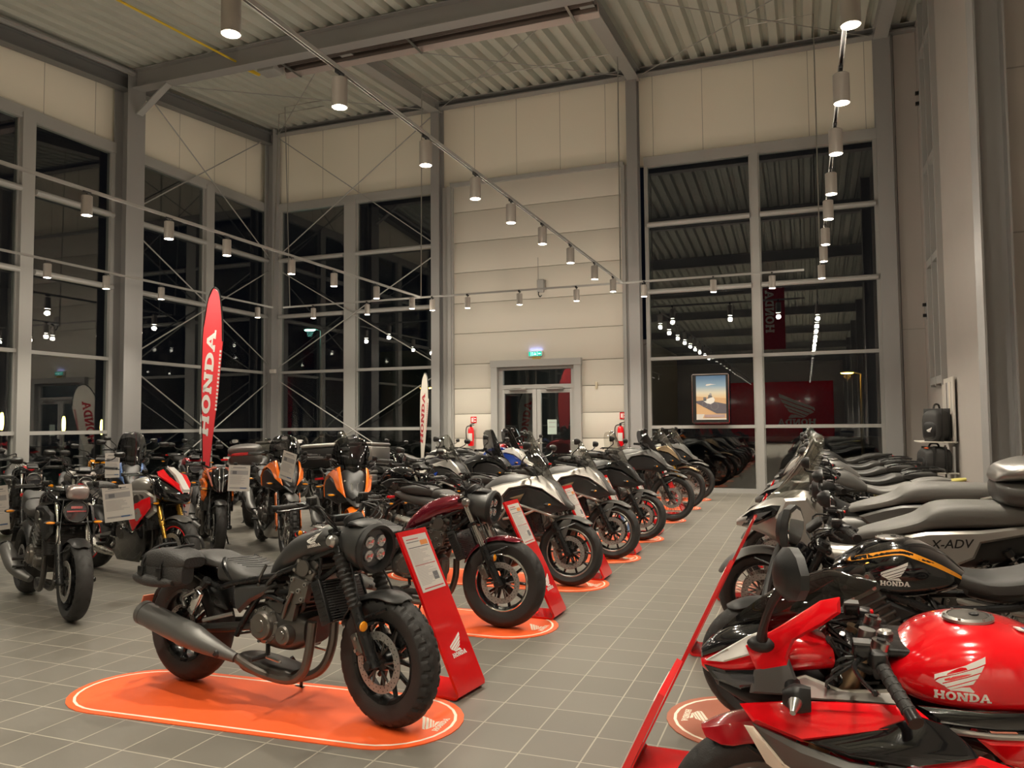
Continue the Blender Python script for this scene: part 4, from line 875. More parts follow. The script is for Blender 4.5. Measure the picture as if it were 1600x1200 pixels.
    def tank(s, st, col, p=2.3, cap=None, band=None, name='fuel_tank'):
        m_ = MB(); m_.body(st, col, 28, 6, p); o = s.P(name, m_)
        if cap:
            m_ = MB(); X = M.Translation((cap[0], 0, cap[1])) @ M.Rotation(R(cap[2] if len(cap) > 2 else 8), 4, 'Y'); m_.lathe([(0, .0), (.062, .0), (.062, .007), (.050, .011), (.048, .006), (.0, .008)], alu, 32, axis='Z', X=X); m_.lathe([(0, .008), (.046, .0068), (.046, .0095), (0, .011)], gunmetal, 28, axis='Z', X=X)
            for k in range(6): a = 2*pi*k/6; m_.cyl(X @ V((.056*cos(a), .056*sin(a), .007)), X @ V((.056*cos(a), .056*sin(a), .0125)), .0035, steel, 6)
            m_.cyl(X @ V((-.015, 0, .01)), X @ V((-.015, 0, .014)), .012, blk, 10); s.P('fuel_cap', m_, False, o)
        return o
    def seat(s, st, col=seatm, p=3.4, pill=None, name='seat'):
        m_ = MB(); m_.body(st, col, 24, 5, p); o = s.P(name, m_)
        if pill: m_ = MB(); m_.body(pill, col, 24, 5, p); s.P('pillion_seat', m_)
        return o
    def engine(s, x, z, sc=1, col=gunmetal, kind='twin', dark=dkmetal, seed=1, cyl=25, right=True):
        """x, z = crank centre"""
        m_ = MB(); b = sc; m_.body([(x-.24*b, z-.05*b, z+.05*b, .08), (x-.2*b, z-.10*b, z+.09*b, .13), (x-.05*b, z-.13*b, z+.11*b, .155), (x+.08*b, z-.13*b, z+.09*b, .15), (x+.17*b, z-.09*b, z+.05*b, .10)], dark, 20, 4, 3.4); o = s.P('engine', m_)
        m_ = MB(); d_ = V((sin(R(cyl)), 0, cos(R(cyl)))); e = V((cos(R(cyl)), 0, -sin(R(cyl)))); c0 = V((x+.05*b, 0, z+.08*b))
        wy = .13 if kind != 'four' else .19
        for k in range(5): c = c0+d_*(.03+.035*k)*b; m_.box(c, (.15*b, wy*2, .012), dark, rot=(0, R(cyl), 0), bev=.004)
        c = c0+d_*.12*b; m_.box(c, (.125*b, wy*1.86, .20*b), dark, rot=(0, R(cyl), 0), bev=.01); c = c0+d_*.245*b; m_.box(c, (.15*b, wy*2.02, .085*b), col, rot=(0, R(cyl), 0), bev=.014); c = c0+d_*.31*b; m_.box(c, (.13*b, wy*1.9, .05*b), dark, rot=(0, R(cyl), 0), bev=.018)
        for sd in (-1, 1):
            for u, v in ((-.05, .225), (.05, .225), (-.05, .28), (.05, .28), (0, .12)): q = c0+d_*v*b+e*u*b; m_.cyl(q+V((0, sd*wy*1.0, 0)), q+V((0, sd*(wy*1.0+.012), 0)), .010, steel, 8)
            q = c0+d_*.27*b; m_.lathe([(0, 0), (.042*b, 0), (.042*b, .012), (.03*b, .018), (0, .02)], col, 20, X=M.Translation((q.x, sd*wy*1.0-(.0 if sd > 0 else .018), q.z)))
            q = c0+d_*.05*b+e*.08*b; m_.tube([q+V((0, sd*.1, 0)), q+V((.04, sd*.12, .05)), q+V((.02, sd*.12, .16))], .012, blk, 8, smooth=3)
        s.P('cylinder_block', m_, False, o)
        for sd, nm in ((-1, 'clutch_cover'), (1, 'generator_cover')):
            m_ = MB(); X = M.Translation((x-.06*b, sd*.145, z)) @ (M.Identity(4) if sd > 0 else M.Rotation(pi, 4, 'Z'))
            m_.lathe([(0, .052), (.030*b, .052), (.033*b, .048), (.036*b, .048), (.062*b, .050), (.072*b, .042), (.078*b, .02), (.095*b, .012), (.098*b, -.01), (0, -.01)], col, 32, X=X)
            X2 = M.Translation((x+.085*b, sd*.14, z-.035*b)) @ (M.Identity(4) if sd > 0 else M.Rotation(pi, 4, 'Z')); m_.lathe([(0, .04), (.022*b, .04), (.024*b, .036), (.042*b, .036), (.05*b, .028), (.055*b, -.01), (0, -.01)], col, 28, X=X2)
            for k in range(9): a = 2*pi*k/9+.2; q = V((x-.06*b+.09*b*cos(a), sd*.148, z+.09*b*sin(a))); m_.cyl(q, q+V((0, sd*.02, 0)), .0085, alu, 8); m_.cyl(q+V((0, sd*.02, 0)), q+V((0, sd*.0215, 0)), .0045, blk, 6)
            s.P(nm, m_, False, o)
        m_ = MB(); rnd = random.Random(seed)
        for k in range(10):
            sd = -1 if k % 2 else 1; a = V((x+rnd.uniform(-.22, -.05)*b, sd*.11, z+rnd.uniform(.06, .2)*b)); q = a+V((rnd.uniform(-.05, .12), sd*.02, rnd.uniform(.02, .12))); m_.tube([a, (a+q)/2+V((0, sd*.035, rnd.uniform(-.03, .03))), q], rnd.choice((.005, .008, .011)), rnd.choice((blk, blk_sat, dkmetal)), 6, smooth=4)
        for k in range(6): sd = -1 if k % 2 else 1; m_.box((x+rnd.uniform(-.2, -.06)*b, sd*.10, z+rnd.uniform(.10, .2)*b), (rnd.uniform(.03, .07), .04, rnd.uniform(.03, .06)), rnd.choice((blk, gunmetal, dkmetal)), rot=(0, rnd.uniform(0, 1), 0), bev=.005)
        s.P('engine_hoses', m_, False, o); return o
    def exhaust(s, pts, rs, col, hp=None, tip=None, hr=.021, hcol=dkmetal, label=None):
        m_ = MB(); m_.tube(pts, rs, col, 20, smooth=5); o = s.P('exhaust', m_, label=label)
        if hp:
            m_ = MB()
            for p in hp: m_.tube(p, hr, hcol, 10, smooth=5)
            s.P('header_pipe', m_, False, o)
        if tip:
            a, b = V(pts[0]), V(pts[1]); d_ = (a-b).normalized(); m_ = MB(); m_.tube([a-d_*.02, a+d_*.012], rs[0]*1.04, tip, 20); m_.tube([a+d_*.008, a+d_*.014], rs[0]*.62, blk, 16); s.P('exhaust_tip', m_, False, o)
        return o
    def swing(s, px, pz, col=dkmetal, y=.115, th=.05):
        m_ = MB(); z0 = s.rr[0]
        for sd in (-1, 1): m_.tube([(-.03, sd*y, z0), (.05, sd*y, z0), (px*.6, sd*y, (z0+pz)/2), (px, sd*y*.75, pz)], [th*.42, th*.5, th*.55, th*.5], col, 10, smooth=3)
        m_.tube([(0, -y-.02, z0), (0, y+.02, z0)], .014, steel, 10); s.P('swingarm', m_)
        m_ = MB(); r1 = .10; m_.lathe([(.07, -.003), (r1, -.003), (r1, .003), (.07, .003)], steel, 40, X=M.Translation((0, .10, z0)))
        for zz_, q in ((z0+r1, pz+.04), (z0-r1, pz-.04)): m_.tube([(0, .10, zz_), (px+.03, .09, q)], .008, gunmetal, 6)
        m_.box((px*.45, .105, (z0+pz)/2+.10), (px*.8, .03, .03), blk, rot=(0, -atan2(pz+.04-z0-r1, px), 0), bev=.008); s.P('chain_drive', m_)
    def shock(s, a, b, r=.032, spring=steel, twin=True, y=.13, body=blk_sat):
        for sd in ((-1, 1) if twin else (0,)):
            m_ = MB(); p, q = V((a[0], sd*y, a[1])), V((b[0], sd*y, b[1])); d_ = q-p; m_.tube([p, p+d_*.45], r*.55, body, 10); m_.tube([p+d_*.4, q], r*.3, steel, 8); m_.tube([q-d_*.12, q], r*.8, body, 10); m_.tube([p, p+d_*.1], r*.8, body, 10)
            t = d_.normalized(); u = t.cross(V((0, 1, 0))).normalized(); v = t.cross(u); n = 56; pts = [p+d_*(.12+.72*i/n)+(u*cos(i*.8)+v*sin(i*.8))*r*.85 for i in range(n)]; m_.tube(pts, r*.17, spring, 5); s.P('shock_absorber', m_)
    def radiator(s, x, z, h, w_=.34, tilt=-.3, th=.045, col=blk_sat):
        m_ = MB(); m_.box((x, 0, z), (th, w_, h), col, rot=(0, tilt, 0), bev=.008); o = s.P('radiator', m_); m_ = MB(); X = M.Translation((x, 0, z)) @ M.Rotation(tilt, 4, 'Y')
        n = int(h/.013)
        for k in range(n): p = X @ V((th/2+.001, 0, -h/2+h*(k+.5)/n)); m_.box(p, (.004, w_*.88, .003), greyp, rot=(0, tilt, 0))
        for sd in (-1, 1):
            p = X @ V((.0, sd*(w_/2+.004), 0)); m_.box(p, (th*1.25, .012, h*1.04), blk, rot=(0, tilt, 0), bev=.004)
            for k in range(int(h/.022)): p = X @ V((0, sd*(w_/2+.011), -h/2+.02+.022*k)); m_.box(p, (th*.9, .004, .006), blk_sat, rot=(0, tilt, 0))
        s.P('radiator_fins', m_, False, o)
    def stand(s, x, z=.26):
        m_ = MB(); m_.tube([(x, .12, z), (x+.02, .19, z*.5), (x-.03, .235, .006)], [.012, .011, .009], blk_sat, 8); m_.box((x-.035, .24, .006), (.07, .04, .012), blk_sat, bev=.003); s.P('side_stand', m_)
    def pegs(s, x, z, z2=None, x2=None):
        m_ = MB()
        for sd in (-1, 1):
            m_.tube([(x, sd*.14, z), (x, sd*.25, z)], .013, rubber, 8); m_.tube([(x, sd*.13, z), (x-.02, sd*.12, z+.12)], .012, blk_sat, 8); m_.tube([(x+.02, sd*.16, z), (x+.13, sd*.165, z-.01), (x+.15, sd*.19, z)], .007, steel, 8)
            if z2: m_.tube([(x2, sd*.13, z2), (x2-.02, sd*.22, z2)], .011, rubber, 8); m_.tube([(x2, sd*.13, z2), (x2+.1, sd*.11, z2+.16)], .010, blk_sat, 8)
        s.P('footpeg', m_)
    def signals(s, front=None, rear=None, steer=True, flat=False, col=amber, fy=.19):
        for q, st in ((front, steer), (rear, False)):
            if not q: continue
            for sd in (-1, 1):
                yo = fy if q is front else .15
                m_ = MB(); m_.tube([(q[0], sd*.08, q[1]), (q[0], sd*(yo-.03), q[1])], .008, blk, 8)
                if flat: m_.sphere((q[0], sd*yo, q[1]), (.032, .045, .018), blk, 12, 8); m_.sphere((q[0]+.012, sd*yo, q[1]), (.026, .036, .013), col, 12, 8)
                else:
                    X = M.Translation((q[0], sd*yo, q[1])); m_.lathe([(0, -.02), (.018, -.018), (.027, 0), (.027, .012), (0, .012)], blk, 18, axis='X', X=X); m_.lathe([(0, .012), (.025, .012), (.023, .018), (.012, .023), (0, .024)], col, 18, axis='X', X=X)
                s.P('turn_signal', m_, st)
    def tail(s, x, z, plate=True, lamp=True, col=blk, film=None, dz=-.24):
        if plate:
            m_ = MB(); m_.tube([(x+.12, 0, z-.02), (x-.03, 0, z-.12), (x-.07, 0, z+dz)], [.02, .018, .014], col, 8, smooth=3); m_.box((x-.085, 0, z+dz-.01), (.008, .17, .15), film or blk_sat, rot=(0, .35, 0), bev=.003); s.P('plate_holder', m_)
        if lamp: m_ = MB(); m_.box((x-.01, 0, z), (.03, .13, .035), redlens, bev=.01); s.P('tail_light', m_)
    def headlamp(s, x, z, r=.085, col=blk_gloss, ring=alu, steer=True, depth=.13, four=False):
        m_ = MB(); X = M.Translation((x, 0, z)); m_.lathe([(0, -depth), (r*.4, -depth*.95), (r*.85, -depth*.6), (r, -.01), (r, .006), (r*.93, .008), (r*.9, -.004), (0, -.004)], col, 30, axis='X', X=X); o = s.P('headlight', m_, steer)
        m_ = MB(); m_.lathe([(r*.92, .0), (r*.96, .006), (r*.90, .010), (r*.86, .004)], ring, 30, axis='X', X=X); m_.lathe([(0, .006), (r*.5, .004), (r*.86, -.002), (r*.86, -.006), (0, -.006)], lens_m, 30, axis='X', X=X)
        if four:
            for yy, zz_ in ((-.42, .32), (.42, .32), (-.42, -.32), (.42, -.32)): m_.lathe([(0, .009), (r*.2, .009), (r*.27, .006), (r*.27, .0), (0, 0)], lens_w, 16, axis='X', X=M.Translation((x+.002, yy*r, z+zz_*r)))
        else: m_.box((x+.006, 0, z), (.004, r*1.5, .012), lens_w); m_.box((x+.005, 0, z+.03), (.004, r*.9, .02), lens_w)
        s.P('lens', m_, steer, o); return o
    def screen(s, pts, m=scr_clear, steer=False, th=.004, name='windscreen', curve=.6):
        """pts: stations bottom to top (x, z, halfwidth, depth of the side sweep)"""
        rings = []; k = 10; vs, ws = crom([V((a[0], a[1], a[3])) for a in pts], [a[2] for a in pts], 4)
        m_ = MB()
        for q, w_ in zip(vs, ws):
            fr_ = [(q.x-q.z*(abs(-1+2*i/k)**1.8), w_*(-1+2*i/k), q.y-.012*abs(-1+2*i/k)**2) for i in range(k+1)]; rings.append(fr_+[(a[0]-th, a[1]*.985, a[2]) for a in fr_[::-1]])
        m_.loft(rings, m); return s.P(name, m_, steer)
    def frame(s, paths, r=.016, col=blk_sat, name='frame', sm=3): return s.tube_part(name, paths, r, col, 10, sm)
    def case(s, x, z, d_, col, lid=None, mark=redlens, shape='round', y=0, name='top_case'):
        a, b, c = d_; m_ = MB(); L_ = MB()
        if shape == 'round':
            m_.body([(x-a/2, z+c*.25, z+c*.5, b*.30, 3), (x-a*.42, z+c*.08, z+c*.52, b*.44, 3), (x, z, z+c*.54, b*.5, 3.4), (x+a*.4, z+c*.03, z+c*.54, b*.45, 3), (x+a/2, z+c*.2, z+c*.5, b*.3, 3)], col, 28, 4)
            L_.body([(x-a*.52, z+c*.46, z+c*.62, b*.30, 3), (x-a*.44, z+c*.48, z+c*.88, b*.45, 2.8), (x, z+c*.5, z+c, b*.51, 2.6), (x+a*.4, z+c*.5, z+c*.84, b*.45, 2.8), (x+a*.51, z+c*.5, z+c*.62, b*.3, 3)], lid or col, 28, 4)
        else: m_.box((x, y, z+c*.42), (a, b, c*.84), col, bev=.03); L_.box((x, y, z+c*.92), (a*1.01, b*1.01, c*.16), lid or col, bev=.025)
        o = s.P(name, m_); s.P('lid', L_, False, o)
        if mark and shape == 'round':
            m_ = MB(); m_.body([(x-a*.535, z+c*.50, z+c*.60, b*.28, 3), (x-a*.50, z+c*.47, z+c*.64, b*.36, 3), (x-a*.40, z+c*.46, z+c*.66, b*.475, 3)], mark, 22, 3); s.P('reflector', m_, False, o)
        elif shape != 'round':
            m_ = MB()
            for sy in (-1, 1): m_.box((x, y+sy*(b/2+.006), z+c*.75), (.05, .02, .08), steel, bev=.004); m_.box((x+a*.3, y+sy*(b/2+.004), z+c*.45), (.03, .012, c*.7), blk)
            s.P('latch', m_, False, o)
        return o
def hang_sheet(x, y, z, rot, label, tilt=0, w_=.21, h_=.297, seed=1, roll=0):
    m_ = MB(); m_.box((0, 0, 0), (w_, .0012, h_), paper); rnd = random.Random(seed)
    m_.box((0, -.001, h_*.42), (w_*.6, .001, .008), ink); m_.box((0, -.001, h_*.37), (w_*.8, .001, .006), ink_l); m_.box((0, -.001, h_*.22), (w_*.84, .001, .05), ink_l); m_.box((-.05, -.0015, h_*.22), (w_*.2, .001, .035), ink)
    for k in range(9): L_ = rnd.uniform(.5, .84)*w_; m_.box((-w_*.42+L_/2, -.001, h_*.08-k*.011), (L_, .001, .004), ink_l)
    m_.box((0, -.001, -h_*.38), (w_*.84, .001, .016), ink_l); m_.box((.05, -.0015, -h_*.38), (w_*.3, .001, .012), ink_blue if seed % 2 else ink_red)
    o = m_.build('price_sheet'); o.location = (x, y, z); o.rotation_euler = (tilt, roll, rot); tag(o, label, 'price sheet', 'printed price sheets on the motorcycles'); return o
# ------------------------------------------------------------ motorcycle kinds
def rebel(label, F, head, steer, tankc, fend, bag=False, emb=True, lip=None, boots=True):
    b = Bike(label, F, head, 1.49, fr=(.325, .135, .203), rr=(.322, .155, .203), rake=26, steer=steer, lean=-3.5, group=None)
    b.wheels(tread='block' if bag else 'street', style='Y', col=blk_sat, lip=lip, dr=.15, discs=1, rtread='street'); b.fork(.955, up=blk_sat if boots else chrome, low=blk_sat, y=.105, r=.022, boot=.26 if boots else 0)
    b.fender(fend, True, 66, 158, side=.028, wd=.155, gap=.016); b.fender(blk_sat if bag else fend, False, 20, 128, gap=.05, wd=.19, side=.05)
    hx = b.fx(.86)+.165; m = MB(); X = M.Translation((hx, 0, .865)) @ M.Rotation(R(6), 4, 'Y')
    m.lathe([(.02, -.24), (.075, -.235), (.10, -.17), (.118, -.09), (.126, -.01), (.124, .012), (.112, .018)], tankc if bag else graphite, 36, axis='X', X=X); cw = b.P('headlight_cowl', m, True)
    m = MB(); m.lathe([(.126, -.012), (.130, .004), (.120, .026), (.104, .022), (.094, -.02), (.0, -.03)], blk, 36, axis='X', X=X); m.body([(hx-.16, .955, .985, .05), (hx-.10, .97, 1.01, .085), (hx-.02, .965, .995, .07), (hx+.015, .955, .975, .03)], blk, 16, 3); b.P('headlight_ring', m, True, cw)
    m = MB()
    for yy, zz_ in ((-.04, .035), (.04, .035), (-.04, -.035), (.04, -.035)):
        X2 = X @ M.Translation((0, yy, zz_)); m.lathe([(0, .002), (.012, .002), (.024, .006), (.030, .004), (.033, -.02), (0, -.02)], lens_w, 18, axis='X', X=X2); m.lathe([(0, .008), (.010, .006), (.012, .002), (0, .002)], chrome, 12, axis='X', X=X2)
    m.lathe([(0, -.015), (.095, -.015), (.095, -.02), (0, -.02)], lens_m, 30, axis='X', X=X); b.P('lens', m, True, cw)
    b.bars(1.085, x=b.fx(1.02)+.0, half=.37, back=.12, rise=.07); m = MB(); m.lathe([(0, .02), (.045, .02), (.055, .01), (.055, -.02), (.03, -.04), (0, -.04)], blk, 28, axis='Z', X=M.Translation((b.fx(.98)+.06, 0, 1.0)) @ M.Rotation(R(-35), 4, 'Y')); m.lathe([(0, .022), (.045, .021), (.047, .014), (0, .014)], lens_m, 24, axis='Z', X=M.Translation((b.fx(.98)+.06, 0, 1.0)) @ M.Rotation(R(-35), 4, 'Y')); b.P('instrument', m, True)
    tk = b.tank([(.68, .655, .70, .05, 2), (.74, .66, .785, .085, 2.2), (.86, .70, .885, .125, 2.3), (.98, .755, .935, .142, 2.3), (1.10, .80, .957, .138, 2.3), (1.2, .835, .950, .105, 2.2), (1.255, .86, .925, .06, 2)], tankc, cap=(1.02, .943, 4))
    if emb: m = MB(); decal_on(m, emblem(), white_p if bag else blk, tk, (1.07, .893), .075, R(14), -1); b.P('emblem', m, False, tk)
    b.seat([(.315, .60, .70, .10, 2.6), (.36, .60, .742, .135, 3), (.44, .60, .742, .15, 3), (.56, .60, .697, .15, 3), (.68, .61, .683, .115, 3), (.75, .64, .69, .07, 2.4)], seatm if not bag else seatm)
    m = MB()
    for k in range(6):
        for sg in (1, -1): m.tube([(.39+k*.035, -.12*sg, .742-k*.006), (.45+k*.035, .0, .748-k*.008), (.39+k*.035, .0, .75-k*.006)][:2], .0022, blk, 4)
    b.P('stitching', m); m = MB(); m.body([(-.04, .685, .72, .06, 3), (.04, .675, .755, .11, 3), (.18, .68, .765, .12, 3), (.30, .675, .735, .11, 3), (.34, .68, .705, .07, 3)], seatm, 22, 4); b.P('pillion_seat', m)
    b.frame([[(1.25, .06, .885), (1.10, .10, .815), (.95, .125, .745), (.82, .13, .69), (.72, .13, .60), (.60, .125, .46), (.52, .12, .34)], [(.82, .13, .69), (.66, .14, .655), (.48, .145, .615), (.36, .13, .585), (.12, .11, .64)], [(.50, .135, .62), (.42, .14, .70), (.37, .10, .735)]], .0165)
    b.frame([[(1.24, .06, .80), (1.12, .10, .70), (1.0, .115, .635), (.84, .125, .60)]], .015, name='lower_frame_tube')
    b.frame([[(1.10, .105, .80), (1.10, .11, .69)], [(1.10, .11, .695), (.97, .12, .745)], [(.98, .12, .74), (.985, .12, .635)]], .011, name='frame_truss', sm=1)
    m = MB(); m.panel([(.50, .61, .135), (.64, .625, .145), (.83, .648, .14), (.76, .585, .15), (.66, .54, .152), (.56, .465, .145), (.52, .50, .14)], graphite, bulge=.016); b.P('side_cover', m)
    b.engine(.83, .43, 1.0, gunmetal, 'twin', cyl=30); b.radiator(1.165, .585, .215, .31, -.42, .05)
    b.exhaust([(-.12, -.235, .405), (.03, -.235, .376), (.18, -.235, .348), (.30, -.233, .325), (.40, -.225, .298), (.52, -.20, .262), (.59, -.18, .240)], [.066, .068, .069, .068, .056, .036, .026], mattgrey, [[(.58, -.17, .240), (.72, -.13, .175), (.90, -.10, .155), (1.00, -.10, .20), (1.04, -.10, .30), (1.06, -.10, .47)], [(.62, -.10, .20), (.78, -.05, .155), (.94, -.02, .16), (1.05, .0, .22), (1.09, .02, .34), (1.09, .03, .47)]], tip=mattgrey, hr=.0245, hcol=mat('brown grey pipe metal', (.13, .115, .10), .36, metal=.6))
    m = MB(); m.body([(.50, .17, .235, .05, 4), (.58, .15, .235, .09, 5), (.80, .135, .215, .10, 5), (.92, .15, .20, .07, 4)], dkmetal, 20, 3, y0=-.03); b.P('exhaust_collector', m)
    m = MB(); m.prism([(.955, .70), (1.075, .675), (1.05, .575), (.985, .56), (.925, .58)], gunmetal, -.158, -.120); m.prism([(.925, .575), (.985, .555), (.965, .47), (.905, .47)], gunmetal, -.150, -.120); m.prism([(.90, .56), (.88, .50), (.80, .50), (.78, .55)], dkmetal, -.148, -.120)
    for q in ((.965, .685), (1.055, .665), (1.035, .59), (.945, .59), (1.01, .63)): m.cyl((q[0], -.152, q[1]), (q[0], -.170, q[1]), .012, alu, 10); m.cyl((q[0], -.170, q[1]), (q[0], -.172, q[1]), .006, blk, 6)
    m.tube([(.90, -.155, .48), (.93, -.165, .55), (.97, -.168, .62)], .010, gunmetal, 8); m.tube([(.70, -.13, .56), (.80, -.16, .58), (.90, -.15, .56)], .012, blk_sat, 8, smooth=4); b.P('cylinder_head_cover', m)
    m = MB(); m.lathe([(0, .012), (.014, .012), (.022, .006), (.026, -.002), (0, -.002)], blk, 18, X=M.Translation((.50, -.235, .262)) @ M.Rotation(pi, 4, 'Z')); b.P('exhaust_bolt', m)
    b.swing(.62, .40); b.shock((.06, .37), (.30, .62), r=.034, spring=blk_sat, y=.155); b.stand(.70, .2); b.pegs(.78, .27)
    b.signals((b.fx(.50)+.06, .515), (-.22, .62), fy=.155)
    b.tail(-.30, .60, film=platem if bag else None, dz=-.20)
    if not bag: b.mirs = None
    m = MB(); m.tube([(.30, -.15, .60), (.16, -.20, .52), (.20, -.22, .47)], .011, alu, 8); m.tube([(.52, -.15, .46), (.34, -.2, .41)], .011, alu, 8); m.box((.26, -.195, .50), (.05, .03, .14), chrome, rot=(0, .5, 0), bev=.008); b.P('passenger_bracket', m)
    m = MB(); m.lathe([(0, .0), (.028, 0), (.032, .01), (.032, .03), (.02, .045), (0, .045)], alu, 20, X=M.Translation((b.fx(.9)+.03, -.13, .905)) @ M.Rotation(pi, 4, 'Z')); b.P('horn', m, True)
    if bag:
        m = MB(); m.body([(-.13, .60, .70, .04, 3.2), (-.09, .585, .72, .06, 3.4), (.04, .575, .735, .07, 3.6), (.17, .585, .735, .065, 3.4), (.23, .60, .71, .04, 3)], bagm, 22, 4, y0=-.235); bg = b.P('saddle_bag', m, label='black fabric saddle bag')
        m = MB(); m.body([(-.12, .69, .74, .07, 3.2), (-.07, .665, .77, .10, 3.6), (.06, .66, .79, .11, 3.6), (.18, .67, .775, .10, 3.6), (.24, .69, .745, .07, 3)], bagm, 22, 4, y0=-.20); b.P('flap', m, False, bg)
        for x in (-.04, .12): m = MB(); m.tube([(x, -.12, .80), (x-.01, -.22, .79), (x-.02, -.305, .73), (x-.02, -.32, .63), (x, -.31, .585)], .008, blk, 6, smooth=4); m.box((x-.02, -.325, .66), (.045, .014, .05), blk_sat, bev=.004); b.P('bag_strap', m, False, bg)
        m = MB(); m.tube([(.10, -.14, .80), (.08, -.15, .845), (.2, -.15, .85), (.23, -.14, .79)], .009, blk, 8, smooth=4); b.P('bag_handle', m, False, bg)
        m = MB(); m.body([(-.16, .60, .63, .03), (-.12, .585, .645, .05), (-.02, .57, .64, .06), (.10, .575, .635, .055), (.18, .59, .625, .03)], bagm, 18, 4, y0=-.275); b.P('lower_pocket', m, False, bg)
    return b
def adv(label, F, head, main, sec=blk, steer=0, kind='road', scr=scr_clear, wheel=None, hands=None, crash=None, boxes=None, cases=None, gold_f=False, guards=None, zs=1.0, sch=0, mirrors=True, seatc=seatm, group=None, third=None, txt=None, lean=-3.5, knob=False, tailc=None, mark=redlens, dark=False, noseC=None):
    off = kind == 'off'; wb = 1.57 if off else 1.53
    b = Bike(label, F, head, wb, fr=(.345, .10, .267) if off else (.305, .125, .216), rr=(.325, .15, .229) if off else (.318, .165, .216), rake=27, steer=steer, lean=lean, group=group)
    dz = .08 if off else 0; b.wheels('knob' if knob else 'street', 'wire' if off else (wheel or 'ten'), blk_sat if not off else blk, lip=None if off else alu, dr=.15)
    tp = .96+dz; b.fork(tp, up=gold if gold_f else chrome, low=gold if gold_f else blk_sat, usd=gold_f, y=.105, guards=guards)
    fc = main if (off and not guards) else mattgrey; b.fender(fc, True, 52, 140, gap=.035 if not off else .05, side=.03, wd=.14)
    if not off: m = MB(); m.panel([(wb-.13, .50, .078), (wb-.05, .60, .078), (wb+.03, .61, .078), (wb-.04, .42, .082), (wb-.10, .36, .082)], mattgrey, bulge=.006); b.P('fork_cover', m, True)
    b.fender(blk, False, 30, 120, gap=.03, wd=.17)
    def Z(z): return z+dz
    # tank and upper fairing
    tk = b.tank([(.60, Z(.76), Z(.80), .06), (.68, Z(.74), Z(.89), .12), (.82, Z(.74), Z(.985), .155, 2.8), (.98, Z(.76), Z(1.015), .16, 2.8), (1.14, Z(.80), Z(.99), .14, 2.6), (1.24, Z(.84), Z(.95), .09)], sec if (not off or dark) else main, cap=(.93, Z(1.015), 2))
    m = MB(); m.panel([(.79, Z(.885), .172), (.92, Z(.925), .178), (1.05, Z(.945), .18), (1.17, Z(.985), .155), (1.28, Z(1.005), .13), (1.38, Z(.93), .125), (1.46, Z(.82), .11), (1.50, Z(.73), .085), (1.42, Z(.79), .14), (1.30, Z(.875), .165), (1.16, Z(.905), .19), (1.0, Z(.875), .205), (.93, Z(.80), .212), (.955, Z(.68), .20), (.90, Z(.67), .195), (.84, Z(.76), .19)], main, bulge=.02, ins=.014); sf = b.P('side_fairing', m)
    m = MB(); m.panel([(.95, Z(.67), .20), (.935, Z(.80), .208), (1.0, Z(.87), .203), (1.16, Z(.90), .188), (1.30, Z(.865), .165), (1.42, Z(.785), .13), (1.54, Z(.70), .06), (1.38, Z(.655), .14), (1.12, Z(.685), .20)], (sec if main is not silver else mat('satin black fairing', (.02, .02, .02), .3, coat=.5)) if not off else (third or blk), bulge=.015); b.P('lower_fairing', m)
    if third and not off: m = MB(); m.panel([(1.0, Z(.79), .222), (1.14, Z(.835), .216), (1.10, Z(.76), .222)], third, bulge=.004); b.P('fairing_insert', m)
    m = MB(); m.body([(1.22, Z(.74), Z(.98), .13), (1.32, Z(.72), Z(.99), .135), (1.42, Z(.71), Z(.90), .11), (1.50, Z(.69), Z(.79), .07), (1.56 if not off else 1.60, Z(.69), Z(.735), .03)], noseC or (main if (off and not dark) else sec), 20, 4, 2.6); nz = b.P('nose_cowl', m)
    if off:
        m = MB(); m.body([(1.40, Z(.70), Z(.76), .09), (1.52, Z(.69), Z(.735), .075), (1.64, Z(.665), Z(.695), .04), (1.70, Z(.65), Z(.665), .015)], noseC or (sec if dark else main), 16, 3); b.P('beak', m)
        if third: m = MB(); m.panel([(.92, Z(.95), .19), (1.1, Z(.99), .18), (1.25, Z(.93), .15), (1.02, Z(.86), .205)], third, bulge=.01); b.P('tank_panel', m)
    m = MB()
    for sd in (-1, 1): m.add([(1.455, sd*.02, Z(.86)), (1.41, sd*.095, Z(.89)), (1.43, sd*.10, Z(.82)), (1.50, sd*.02, Z(.79))]+[(1.42, sd*.02, Z(.85)), (1.36, sd*.08, Z(.88)), (1.38, sd*.08, Z(.82)), (1.44, sd*.02, Z(.79))], [(0, 1, 2, 3), (4, 7, 6, 5), (0, 4, 5, 1), (1, 5, 6, 2), (2, 6, 7, 3), (3, 7, 4, 0)], lens_w)
    b.P('headlight', m)
    b.screen([(1.40, Z(.90), .13, .15), (1.32, Z(1.05), .18, .19), (1.24, Z(1.18)+sch*.5, .18, .16), (1.17, Z(1.28)+sch, .13, .10), (1.14, Z(1.31)+sch, .05, .03)], scr)
    m = MB(); m.tube([(1.25, .07, Z(.95)), (1.18, .08, Z(1.1)+sch*.4)], .007, blk_sat, 6); m.tube([(1.25, -.07, Z(.95)), (1.18, -.08, Z(1.1)+sch*.4)], .007, blk_sat, 6); b.P('screen_bracket', m)
    b.bars(Z(1.08), x=b.fx(Z(1.02)), half=.42, back=.10, rise=.05, hands=hands, mirrors=(Z(1.26), .36, b.fx(Z(1.02))+.06) if mirrors else None); b.clocks(1.20, Z(1.05))
